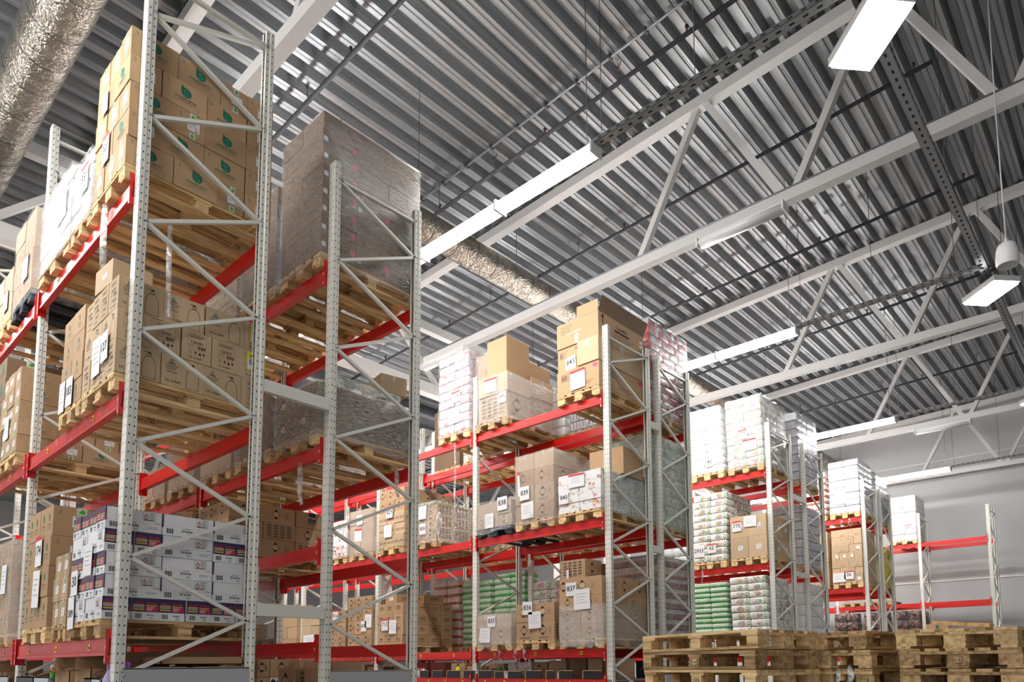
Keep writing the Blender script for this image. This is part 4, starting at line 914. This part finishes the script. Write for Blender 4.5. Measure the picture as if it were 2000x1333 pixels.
for x0, x1, ya, yb, za, zb, st, wd_ in ((-2.62, -1.95, 0, .56, 0, .42, 'gridp', 'bottom front'), (-2.6, -1.91, -.03, .5, .423, .74, 'plain', 'middle front'), (-2.42, -1.96, .0, .55, .743, 1.37, 'none', 'topmost tall'), (-2.7, -2.44, .05, .55, .743, 1.22, 'none', 'upper narrow'), (-2.65, -1.97, .57, 1.18, 0, .5, 'none', 'bottom rear'), (-2.6, -1.95, .6, 1.16, .503, .84, 'plain', 'middle rear'), (-2.6, -2.0, .58, 1.14, .843, 1.12, 'none', 'upper rear')):
    carton(x0, x1, y0_+ya, y0_+yb, z_+za, zb-za, st, f'{wd_} carton of the {q_}', group='cartons of the '+q_)
wrap('torn clear film round the lower half of the wrapped load beside the big open-flap cartons', s['X1']+.03, y0_-.03, z_, .76, 1.22, .72, 'film_dense', .08, False)
wrap('clear film over the narrow upper carton of the irregular wrapped load', -2.42, y0_+.03, z_+.72, .3, .55, .52, 'film_dense', .1)
papers([(-2.3, s['Y0'], 6.35, .3, .24, '', True), (-2.05, s['Y0'], 6.1, .18, .2, '841', False)])
s = slot('B', 3, 3, X1=-2.88); S_(s, 'red-flower paper pack', .16, .4, .38, alt(9, 'LLL', 'LLL'), 'floral_red', soft=True); film_on(s, 1.45, 'film'); papers([(-3.2, s['Y0'], 6.4, .22, .2, '526', True), (-3.25, s['Y0'], 6.05, .26, .24, '', False)])
# middle tier
s = slot('B', 2, 0); S_(s, 'flower-print white carton', .145, .4, .4, alt(4, 'LLL', 'LLL'), 'flow'); wrap('greenish film hanging over the flower-print cartons', s['X1'], s['Y0']+.42, s['z0'], .8, .8, .6, 'film_green', .05); papers([(-.5, s['Y0'], 4.4, .3, .2, '', True), (-.74, s['Y0'], 4.17, .17, .18, '840', False)])
carton(-.62, -.02, 6.6, 7.2, s['z0']+.585, .42, 'none', 'plain open carton standing behind the flower-print cartons', rz=.08)
s = slot('B', 2, 1); S_(s, 'mixed film-wrapped carton', [.27, .28, .26, .26], .6, .4, ['LL', 'LL', 'LL', 'LL'], ['grid', 'gridp', 'diam', 'plain']); film_on(s, 1.08, 'film', .12); papers([(-1.55, s['Y0'], 4.38, .2, .22, '839', False), (-1.5, s['Y0'], 4.1, .26, .26, '', False), (-1.68, s['Y0'], 4.55, .045, .4, '', True)])
s = slot('B', 2, 2, 'wood_blue'); S_(s, 'film-wrapped low carton', [.2, .22], .4, .3, ['LLL', 'LLL'], ['gridp', 'plain'], kids=False); film_on(s, .46, 'film_dense', .14); papers([(-2.35, s['Y0'], 4.05, .2, .24, '', False), (-2.05, s['Y0'], 4.3, .22, .22, '838', False)])
s = slot('B', 2, 4, X1=-3.72); S_(s, 'speckled brown carton', [.22, .22, .2], .4, .3, ['LLL', 'LLL', 'LLL'], 'gridp', kids=False); film_on(s, .6, 'film', .1); wrap('greenish film heaped over the speckled cartons', s['X1']-.02, s['Y0'], s['z0']+.63, .78, 1.2, .07, 'film_green', .0); papers([(-4.1, s['Y0'], 4.45, .22, .24, '', False), (-4.1, s['Y0'], 4.15, .18, .2, '830', False)])
s = slot('B', 2, 5); S_(s, 'diamond-marked brown carton', .225, .4, .3, alt(5, 'LLL', 'LLL'), ['names', 'names', 'names', 'diam', 'diam'], kids=False); papers([(-5.1, s['Y0'], 4.6, .2, .2, '829', False), (-5.15, s['Y0'], 4.25, .24, .24, '', False)])
s = slot('B', 2, 6); S_(s, 'film-wrapped pale carton', .29, .4, .4, alt(3, 'LLL', 'LLL'), 'plain', side=False, kids=False); film_on(s, .88, 'film'); papers([(-6.1, s['Y0'], 4.6, .2, .2, '821', False), (-6.15, s['Y0'], 4.3, .25, .25, '', True)])
s = slot('B', 2, 7); S_(s, 'flower-print white carton', .15, .4, .4, alt(5, 'LLL', 'LLL'), 'flow', side=False); papers([(-6.8, s['Y0'], 4.5, .22, .22, '797', True)])
# low tier
s = slot('B', 1, 0); S_(s, 'grid-printed brown carton', [.21, .21, .21, .27], .6, .4, ['LL', 'LL', 'LL', 'SSS'], ['diam', 'diam', 'eco', 'diam']); carton(-.84, -.38, s['Y0']+.02, s['Y0']+.42, s['z0']+.9, .27, 'grid', 'single grid-printed carton on top of the corner load, low tier, second rack row'); wrap('clear film round the lower half of the first pallet, low tier', s['X1'], s['Y0'], s['z0'], .8, 1.2, .5, 'film_dense', .12, False); papers([(-.62, s['Y0'], 2.78, .2, .2, '837', False), (-.42, s['Y0'], 2.62, .3, .3, '', False), (-.7, s['Y0'], 3.0, .045, .22, '', True)])
s = slot('B', 1, 1); S_(s, 'diamond-marked brown carton', .285, .4, .4, alt(2, 'LLL', 'LLL'), ['grid', 'diam']); papers([(-1.5, s['Y0'], 2.55, .2, .2, '836', False), (-1.35, s['Y0'], 2.36, .26, .26, '', False)])
s = slot('B', 1, 2); S_(s, 'film-wrapped low carton', .225, .4, .4, alt(2, 'LLL', 'LLL'), ['diam', 'plain']); film_on(s, .46, 'film_dense', .14); papers([(-2.3, s['Y0'], 2.38, .18, .18, '835', False), (-2.45, s['Y0'], 2.16, .24, .24, '', False)])
s = slot('B', 1, 5); S_(s, 'glass-symbol brown carton', .2, .3, .3, alt(4, 'LLLL', 'LLLL'), 'glass'); carton(-5.3, -4.95, 6.2, 6.6, s['z0']+.8, .18, 'glass', 'single glass-symbol carton on top of its stack'); carton(-4.98, -4.66, 6.62, 7.1, s['z0']+.8, .17, 'glass', 'second glass-symbol carton on top of its stack'); papers([(-5.2, s['Y0'], 2.45, .2, .22, '713', True), (-4.95, s['Y0'], 2.4, .22, .26, '', False)])
s = slot('B', 1, 6); S_(s, 'diamond-marked brown carton', .25, .4, .3, alt(4, 'LLL', 'LLL'), ['diam', 'diam', 'grid', 'grid'], side=False); papers([(-5.9, s['Y0'], 2.45, .18, .2, '818', False), (-5.75, s['Y0'], 2.55, .22, .26, '', False)])
s = slot('B', 1, 7); S_(s, 'grid-printed brown carton', .25, .4, .3, alt(3, 'LLL', 'LLL'), 'grid', side=False); papers([(-6.9, s['Y0'], 2.7, .2, .26, '816', True)])
s = slot('B', 1, 8); S_(s, 'small brown carton', .25, .4, .4, alt(3, 'LLL', 'LLL'), 'stick', side=False, kids=False); papers([(-7.9, s['Y0'], 2.2, .5, .3, '', False)])
s = slot('B', 1, 9); S_(s, 'small brown carton', .25, .4, .4, alt(4, 'LLL', 'LLL'), 'glass', side=False, kids=False)

# ---------------- the second row's twin
s = slot('B2', 3, 0); S_(s, 'red-printed pack', .13, .4, .27, alt(12, 'LLL', 'SSSS'), 'red_pack', soft=True); film_on(s, 1.56, 'film', .16)
s = slot('B2', 3, 1); S_(s, 'blue-printed paper pack', .16, .4, .38, alt(7, 'LLL', 'LLL'), 'navy_pack', soft=True, side=False); film_on(s, 1.13, 'film')
s = slot('B2', 3, 2, 'wood_old'); S_(s, 'white shrink-packed bale', .16, .4, .38, alt(5, 'LLL', 'LLL'), 'white_pack', soft=True, side=False)
s = slot('B2', 3, 4); S_(s, 'flower-print paper pack', .16, .4, .38, alt(9, 'LLL', 'LLL'), 'floral', soft=True, side=False)
s = slot('B2', 3, 5); S_(s, 'plain tall carton', .42, .4, .4, alt(3, 'LLL', 'LLL'), 'circle', side=False)
s = slot('B2', 2, 0); S_(s, 'film-wrapped flower-print pack', .16, .4, .38, alt(9, 'LLL', 'LLL'), 'floral', soft=True, side=True); film_on(s, 1.45, 'film_green', .16)
s = slot('B2', 2, 1); S_(s, 'flower-print paper pack', .16, .4, .38, alt(6, 'LLL', 'LLL'), 'floral', soft=True, side=False)
for k, n, m_, nm in ((2, 7, 'navy_pack', 'dark-blue printed pack'), (3, 6, 'silver_pack', 'grey shrink-wrapped pack'), (4, 5, 'navy_pack', 'dark-blue printed pack'), (5, 5, 'silver_pack', 'grey shrink-wrapped pack')):
    s = slot('B2', 2, k); S_(s, nm, .15, .4, .38, alt(n, 'LLL', 'LLL'), m_, soft=True, side=False)
s = slot('B2', 1, 0); S_(s, 'maroon-printed roll pack', .17, .4, .38, alt(8, 'LLL', 'LLL'), ['maroon_pack']*6+['orange_pack', 'maroon_pack'], soft=True); film_on(s, 1.38, 'film')
s = slot('B2', 1, 1); S_(s, 'dark brown carton', .26, .4, .4, alt(5, 'LLL', 'LLL'), 'circle', side=False)
s = slot('B2', 1, 2); S_(s, 'flower-print paper pack', .16, .4, .38, alt(7, 'LLL', 'LLL'), 'floral', soft=True, side=False)
for k in (3, 4):
    s = slot('B2', 1, k); S_(s, 'green-white paper pack', .115, .4, .38, alt(12 if k == 3 else 11, 'LLL', 'LLL'), 'green_pack', soft=True, side=k == 4)
s = slot('B2', 1, 5); S_(s, 'orange-printed roll pack', .17, .4, .38, alt(8, 'LLL', 'LLL'), 'orange_pack', soft=True)
for k in (6, 7, 8):
    s = slot('B2', 1, k); S_(s, 'grey shrink-wrapped pack', .17, .4, .38, alt(7, 'LLL', 'LLL'), 'silver_pack', soft=True, side=False)

# ---------------- third rack row and twin
s = slot('C', 3, 0, parts=False); S_(s, 'flower-print paper pack', .165, .4, .38, alt(9, 'LLL', 'LLL'), 'floral', soft=True, lean=-.04); papers([(-.5, s['Y0'], 6.5, .2, .2, '777', True), (-.35, s['Y0'], 6.25, .3, .24, '', True)]); film_on(s, 1.49, 'film')
s = slot('C', 3, 1, parts=False); S_(s, 'plain white paper pack', .165, .4, .38, alt(9, 'LLL', 'LLL'), 'white_pack', soft=True, lean=-.06); papers([(-1.3, s['Y0'], 6.05, .2, .2, '142', False), (-1.55, s['Y0'], 6.0, .26, .26, '', False)])
s = slot('C2', 3, 0, parts=False); S_(s, 'dark-blue printed pack', .2, .3, .28, alt(8, 'LLLL', 'LLLL'), 'navy_pack', soft=True); film_on(s, 1.6, 'film')
s = slot('C', 2, 0, parts=False); S_(s, 'labelled brown carton', .45, .4, .4, alt(2, 'LLL', 'LLL'), 'stick'); papers([(-.7, s['Y0'], 4.55, .2, .22, '775', True), (-.4, s['Y0'], 4.62, .28, .22, '', False)])
s = slot('C', 2, 1, parts=False); S_(s, 'flower-print paper pack', .15, .4, .38, alt(10, 'LLL', 'LLL'), 'floral', soft=True, lean=.05); papers([(-1.3, s['Y0'], 4.15, .2, .2, '62', True), (-1.6, s['Y0'], 4.12, .27, .27, '2933', False)])
s = slot('C2', 2, 0, parts=False, m='wood_old'); S_(s, 'film-wrapped blue-print pack', .2, .3, .28, alt(7, 'LLLL', 'LLLL'), 'navy_pack', soft=True); film_on(s, 1.42, 'film')
s = slot('C', 2, 2, parts=False); S_(s, 'dark shrink-wrapped pack', .2, .4, .38, alt(5, 'LLL', 'LLL'), 'silver_pack', soft=True, side=False)
s = slot('C', 1, 0, parts=False); S_(s, 'flower-print paper pack', .15, .4, .38, alt(10, 'LLL', 'LLL'), 'floral', soft=True, lean=-.06); papers([(-.3, s['Y0'], 2.0, .2, .2, '729', True), (-.6, s['Y0'], 2.0, .27, .2, '', False)])
s = slot('C', 1, 1, parts=False); S_(s, 'green-white paper pack', .11, .4, .38, alt(13, 'LLL', 'LLL'), 'green_pack', soft=True, lean=-.04); papers([(-1.3, s['Y0'], 2.05, .22, .2, '837', True), (-1.6, s['Y0'], 2.05, .28, .2, '', False)])
s = slot('C', 1, 2, parts=False); S_(s, 'orange-printed roll pack', .18, .4, .38, alt(8, 'LLL', 'LLL'), 'orange_pack', soft=True); papers([(-2.0, s['Y0'], 3.1, .22, .26, '', True)])
s = slot('C2', 1, 0, parts=False); S_(s, 'grey-white soft bale', .25, .4, .38, alt(6, 'LLL', 'LLL'), 'white_pack', soft=True)
s = slot('C2', 1, 1, parts=False, m='wood_old'); S_(s, 'violet plain carton', .4, .4, .4, alt(3, 'LLL', 'LLL'), 'plain', side=False, kids=False)
# ---------------- fourth rack row and twin
s = slot('D', 3, 0, parts=False); S_(s, 'blue-trimmed white pack', .185, .4, .38, alt(8, 'LLL', 'LLL'), ['white_pack', 'navy_pack']*4, soft=True); papers([(-.55, s['Y0'], 6.2, .3, .3, '', False)])
for k, q in enumerate((-.35, -.5)): rag(f'white film strip hanging below the fourth row top load, {NTH[k]} one', -.35-k*.22, 17.93, 5.62, .22, 'film_rag')
s = slot('D', 3, 1, parts=False); S_(s, 'orange-printed roll pack', .18, .4, .38, alt(7, 'LLL', 'LLL'), 'orange_pack', soft=True)
s = slot('D2', 3, 0, parts=False); S_(s, 'silver shrink-wrapped pack', .2, .4, .38, alt(7, 'LLL', 'LLL'), 'silver_pack', soft=True); film_on(s, 1.4, 'film')
s = slot('D', 2, 0, parts=False); S_(s, 'small brown carton', .212, .335, .2, alt(7, 'LLLS', 'SLLL'), lambda c, y: 'dot' if (c*5+y*3) % 4 == 0 else 'dotn', kids=True); papers([(-.68, s['Y0'], 4.0, .34, .25, '', False), (-.42, s['Y0'], 4.05, .25, .22, '26', True)])
s = slot('D', 2, 1, parts=False); S_(s, 'small brown carton', .212, .4, .4, alt(7, 'LLL', 'LLL'), 'dot', kids=False)
s = slot('D2', 2, 0, parts=False, m='wood_old'); S_(s, 'bright yellow sack', .3, .6, .38, alt(4, 'LL', 'LL'), 'yellow_sack', soft=True, name='sack', cat='sack')
s = slot('D', 1, 1, parts=False); carton(-1.5, -1.0, s['Y0'], s['Y0']+.6, s['z0'], .45, 'plain', 'plain carton low in the fourth rack row')
# ---------------- wall rack
s = slot('E', 3, 0, parts=False); s_ = s; S_(s, 'grey-trimmed white pack', .19, .4, .38, alt(8, 'LLL', 'LLL'), ['white_pack', 'navy_pack', 'white_pack', 'white_pack']*2, soft=True); film_on(s, 1.52, 'film'); papers([(-.3, s['Y0'], 6.2, .26, .22, '831', True), (-.6, s['Y0'], 6.15, .3, .24, '', False)])
for k in (1, 2): pallet(-.46-.9*k, 24.45, 3.63, f'empty pallet lying on the middle tier of the wall rack, {NTH[k-1]} one', 'wood', False, group='pallets on the wall rack')
for k in range(3):
    x1_ = -.1-k*1.0; pallet(x1_-.4, 24.45, 1.75, f'pallet under dark bottle packs, {NTH[k]} from the cross aisle, wall rack', 'wood_old', False, group='pallets on the wall rack')
    stack(f'{NTH[k]} pallet, foot of wall rack', 'dark bottle pack', x1_, 23.85, 1.895, .8, 1.2, .3, .4, .38, alt(5, 'LLL', 'LLL'), 'bottle_pack', soft=True, side=k == 0, name='bottle_pack')
b = MB(); b.box(-5.6, -.02, 23.93, 24.97, 1.72, 1.75, 'grey_steel'); o = tag(link('steel_shelf', b.build('steel_shelf')), 'steel shelf panel under the dark bottle packs, wall rack', 'shelf')
carton(.1, .75, 23.6, 24.0, 2.6, .3, 'leaf', 'green-leaf carton high on a stack beside the wall rack')
carton(.05, .8, 23.55, 24.1, 1.3, 1.3, 'none', 'tall plain carton beneath the green-leaf carton by the wall rack'); carton(.0, .85, 23.5, 24.15, 0, 1.3, 'none', 'tall plain carton on the floor at the wall rack')

# ================================================================ picking shelf of the tall rack
b = MB(); b.box(-8.4, .03, -.06, 1.05, 1.19, 1.22, 'grey_steel'); tag(link('steel_shelf', b.build('steel_shelf')), 'steel shelf panel at the foot of the tall rack', 'shelf')
b = MB(); b.box(.045, .05, .02, .98, 1.2, 1.672, 'guard_grey'); b.box(.03, .05, .02, .98, 1.665, 1.675, 'guard_grey'); tag(link('end_guard', b.build('end_guard')), 'grey sheet metal guard closing the end of the tall rack shelf', 'guard')
b = MB(); b.box(.045, .05, 1.75, 2.69, 1.1, 1.63, 'guard_grey'); b.box(.03, .05, 1.75, 2.69, 1.625, 1.635, 'guard_grey'); tag(link('end_guard', b.build('end_guard')), "grey sheet metal guard closing the shelf of the tall rack's twin", 'guard')
for i, (x0, x1, m_) in enumerate(((-.32, -.14, 'guard_grey'), (-.5, -.34, 'black_plastic'), (-1.95, -1.5, 'guard_grey'), (-2.6, -2.0, 'black_plastic'), (-3.6, -2.95, 'guard_grey'), (-4.4, -3.7, 'guard_grey'))):
    b = MB(); b.box(x0, x1, -.075, -.065, 1.2, 1.60, m_); b.box(x0, x1, -.075, -.05, 1.59, 1.6, m_); tag(link('shelf_guard', b.build('shelf_guard')), f'upright {"grey" if m_ == "guard_grey" else "black"} bin front on the tall rack shelf, {NTH[i]} from the end', 'bin front', 'bin fronts along the tall rack shelf')
def open_carton(x0, x1, y0, y1, z, h, style, label, flaps=True):
    w, d = x1-x0, y1-y0; fn, m_ = ST[style]; b = MB(); t = .006
    b.box(-w/2, w/2, -d/2, -d/2+t, 0, h, m_); b.box(-w/2, w/2, d/2-t, d/2, 0, h, m_); b.box(-w/2, -w/2+t, -d/2, d/2, 0, h, m_); b.box(w/2-t, w/2, -d/2, d/2, 0, h, m_); b.box(-w/2, w/2, -d/2, d/2, 0, t, m_)
    kids = []; fn(Pr(b, 'F', w, d, h, kids), w, h, w >= d); fn(Pr(b, 'R', w, d, h, kids), d, h, d > w)
    o = tag(link('open_carton', b.build('open_carton'), None, ((x0+x1)/2, (y0+y1)/2, z)), label, 'carton', 'open cartons on the picking shelves')
    for n, k in kids: link(n, k.build(n), o)
    if flaps:
        f = MB(); f.face([(-w/2, -d/2, h), (w/2, -d/2, h), (w/2-.03, -d/2-.14, h+.01), (-w/2+.02, -d/2-.16, h-.05)], 'card_pale'); link('flap', f.build('flap'), o)
        f = MB(); f.face([(-w/2, -d/2, h), (-w/2, d/2, h), (-w/2-.04, d/2, h+.13), (-w/2-.03, -d/2+.01, h+.12)], m_); link('flap', f.build('flap'), o)
    return o
open_carton(-.8, -.4, -.06, .3, 1.222, .45, 'leafv', 'open green-leaf carton at the tall rack shelf end, flap hanging out')
open_carton(-1.35, -.95, -.06, .3, 1.222, .43, 'leafv', 'open green-leaf carton with a torn flap, beside the soap bottles')
open_carton(-.36, .0, .1, .5, 1.222, .46, 'leaf', 'open carton behind the end guard, nearer the aisle'); open_carton(-.36, .0, .54, .92, 1.222, .46, 'leaf', 'open carton behind the end guard, deeper in the shelf')
open_carton(-.5, .0, .3, .95, 1.70, .06, 'none', 'flat open carton tray lying on the guarded cartons', False)
open_carton(-3.7, -3.3, -.05, .4, 1.222, .42, 'none', 'plain open carton near the second tall frame')
def bottle(x, y, z, h, m_, cap, label, group=None, r=.045):
    t = thing('bottle', label, 'bottle', (x, y, z), group=group)
    b = MB(); b.lathe([(r*.9, 0), (r, .01), (r, h*.62), (r*.75, h*.74), (r*.36, h*.82), (r*.36, h*.86)], m_, 14); link('body', b.build('body'), t)
    b = MB(); b.lathe([(r*.42, h*.85), (r*.42, h*.98), (r*.3, h), (0, h)], cap, 12); link('cap', b.build('cap'), t)
    b = MB(); b.lathe([(r*1.01, h*.2), (r*1.01, h*.52)], 'paper', 14); link('label', b.build('label'), t)
bottle(-.07, -.03, 1.222, .52, 'lilac_plastic', 'purple_plastic', 'lilac bottle with purple cap in front of the end upright', r=.05)
bottle(.0, .06, 1.222, .5, 'lilac_plastic', 'purple_plastic', 'lilac bottle with purple cap behind the end upright', r=.06)
bottle(-1.72, .02, 1.222, .42, 'lilac_plastic', 'green_plastic', 'soap bottle with green pump cap on the tall rack shelf', r=.07)
bottle(-2.0, .1, 1.222, .46, 'orange_plastic', 'orange_plastic', 'orange jar on the tall rack shelf beside the soap bottle', r=.1)

# ================================================================ picking shelf of the second rack row
z0 = 1.46
b = MB(); b.box(-8.4, .03, 6.2, 7.32, 1.43, 1.458, 'grey_steel'); tag(link('steel_shelf', b.build('steel_shelf')), 'steel shelf panel at the foot of the second rack row', 'shelf')
x = -.14; i = 0
for wd, hh in ((.34, .13), (.0, 0), (.28, .13), (.16, .13), (.34, .13), (.3, .12), (.2, .12), (.3, .13), (.28, .13), (.34, .13), (.3, .13), (.26, .13), (.3, .13)):
    if wd: b = MB(); b.box(x-wd, x, 6.19, 6.2, z0, z0+hh, 'black_plastic'); b.box(x-wd, x, 6.188, 6.202, z0+hh-.008, z0+hh, 'card_pale'); b.box(x-wd, x-wd+.01, 6.188, 6.202, z0, z0+hh, 'card_pale'); tag(link('shelf_guard', b.build('shelf_guard')), f'black bin front with pale edge, {NTH[i]} along the second row shelf', 'bin front', 'bin fronts along the second row shelf')
    x -= wd+.09; i += 1
for i, (x0, x1, st, hh) in enumerate(((-.3, -.05, 'none', .3), (-.62, -.36, 'none', .3), (-.98, -.66, 'circle', .3), (-1.4, -1.05, 'none', .28), (-1.72, -1.44, 'diam', .26), (-2.3, -1.78, 'flow', .26), (-2.75, -2.4, 'smallc', .24), (-3.3, -2.95, 'diam', .2), (-3.72, -3.36, 'grid', .25), (-4.3, -3.9, 'maroon', .27), (-4.8, -4.4, 'maroon', .27), (-5.4, -4.95, 'none', .22), (-6.3, -5.75, 'none', .2), (-6.9, -6.4, 'plain', .24), (-7.6, -7.0, 'smallc', .24))):
    carton(x0, x1, 6.5, 6.9, z0, hh, st, f'{dict(flow="flower-print", maroon="maroon", diam="diamond-marked", grid="grid-printed").get(st, "brown")} carton on second row shelf, {NTH[i]} from cross aisle', 'carton', 'cartons on the second row shelf')
carton(-2.2, -1.82, 6.24, 6.48, z0, .12, 'flow', 'flower-print carton at the front edge of the second row shelf'); carton(-2.7, -2.45, 6.24, 6.46, z0, .13, 'wdia', 'white printed carton at the front edge of the second row shelf')
k = 0
for r_ in range(2):
    for q in range(7):
        bottle(-4.35-q*.085, 6.28+r_*.1, z0, .19, 'maroon_pack' if q % 2 else 'white_plastic', 'red_plastic', f'red-capped bottle, {NTH[q]} of the {"front" if r_ == 0 else "rear"} line on the shelf', 'red-capped bottles on the second row shelf', .036)
for q, x in enumerate((-.5, -.96, -1.02)): bottle(x, 6.3, z0, .15, 'white_plastic', 'navy', f'white spray can on second row shelf, {NTH[q]} from cross aisle', 'spray cans on the second row shelf', .032)
bottle(-3.45, 6.42, z0, .24, 'sticker_yellow', 'black_plastic', 'yellow can with black cap among the second row cartons', None, .04)
bottle(-2.38, 6.4, z0, .2, 'green_plastic', 'green_plastic', 'green bottle beside the flower-print carton on the shelf', None, .04)

# foot of the second row's twin
b = MB(); b.box(-2.8, .03, 7.56, 8.6, 1.33, 1.358, 'grey_steel'); tag(link('steel_shelf', b.build('steel_shelf')), "steel shelf panel at the foot of the second row's twin", 'shelf')
carton(-.5, -.06, 7.6, 8.02, 1.36, .37, 'violet', "dark speckled carton at the foot of the second row's twin"); carton(-.5, -.06, 8.05, 8.5, 1.36, .38, 'circle', "brown carton beside the dark speckled one, second row's twin")
b = MB(); b.box(.045, .05, 7.62, 8.52, 1.0, 1.55, 'guard_grey'); b.box(.03, .05, 7.62, 8.52, 1.545, 1.555, 'guard_grey'); tag(link('end_guard', b.build('end_guard')), "grey sheet metal guard closing the shelf of the second row's twin", 'guard')
# film scraps
rag('torn film hanging from the tall rack top beam, large piece', -.6, -.065, 5.6, .95, 'film_rag', .16)
rag('film tail hanging below the first top pallet of the tall rack', -.02, .25, 5.3, .8, 'film_rag', .06)
rag("film tail under the middle tier of the tall rack's twin", -.32, 1.62, 3.66, .42, 'film_rag', .12)
rag('film end hanging at the back beam, first middle tier load', -.1, 2.6, 3.75, .3, 'film_rag', .08)
rag('bundle of torn film in front of the speckled cartons', -3.62, 6.12, 4.4, .56, 'film_rag', .2)
rag('long white film ribbon dangling from the second row top beam', -3.25, 6.17, 5.6, 1.4, 'film_rag', .03)
for q, x in enumerate((-2.15, -1.8, -1.6)): rag(f'film end drooping over the low beam, {NTH[q]} from the inner upright', x, 6.165, 1.93, .17, 'film_rag', .08)
rag('film strip hanging from the third row middle beam', -1.55, 11.81, 3.7, .36, 'film_rag', .06)

# ================================================================ pallet stacks on the cross-aisle floor
STM = MB(); STM.box(-.03, .03, -.0012, 0, .012, .062, 'ink_soft'); STM.box(-.027, .027, -.0018, -.001, .015, .059, 'wood')
vs_, fs_, w_ = glyphs('EUR'); k_ = .044/w_; STM.mesh_in([(a*k_-.022, -.0025, .026+b_*k_*1.3) for a, b_ in vs_], fs_, 'ink_soft'); STM = STM.build('burnt_stamp')
def pstack(corner, rz, label, tops, long_side):
    cx, cy = corner; ztop = 1.93
    for i in range(13):
        z = ztop-.149*(i+1); a = rz+R.uniform(-.03, .03); a += (PI/2 if long_side else 0)
        u = Vector((math.cos(rz), math.sin(rz))); v = Vector((-u.y, u.x))
        hw, hd = (.6, .4) if long_side else (.4, .6)
        p = Vector(corner)-u*hw+v*hd; p += Vector((R.uniform(-.025, .025), R.uniform(-.025, .025))) if i else Vector((0, 0))
        if i < 4: T_ = pallet(p.x, p.y, z, f'worn wooden pallet, {["topmost", "second", "third", "fourth"][i]} from the top of the {label}', R.choice(['wood', 'wood_old', 'wood']) if i else tops, True, a, 'loose pallets stacked in the cross aisle', rot=(R.uniform(-.012, .012), R.uniform(-.012, .012), a) if i == 0 else None)
        if i in (1, 2): link('burnt_stamp', STM, T_, (-.401, 0, .022) if long_side else (.327 if i == 2 else 0, -.597, .022), (0, 0, -PI/2 if long_side else 0))
        if i >= 4: pallet(p.x, p.y, z, f'worn wooden pallet low in the {label}', 'wood_old', False, a, f'lower pallets of the {label}')
pstack((3.6, 3.12), -.22, 'stack facing the second row frames', 'wood', True)
pstack((4.13, 4.0), -.15, 'stack between the two other pallet stacks', 'wood_old', False)
pstack((5.15, 3.9), -.08, 'stack carrying a broken board', 'wood', False)
rag('white film scrap caught between the pallets of the middle stack', 3.92, 3.92, 1.66, .3, 'film_rag', .05); rag('second film scrap caught between the pallets of the middle stack', 4.02, 3.9, 1.66, .3, 'film_rag', .06)
b = MB(); b.box(-.2, .2, -.05, .05, 0, .03, 'wood_old'); tag(link('loose_board', b.build('loose_board'), None, (4.75, 4.2, 1.945), (0, .1, -.12)), 'broken board lying on top of a pallet stack', 'board')
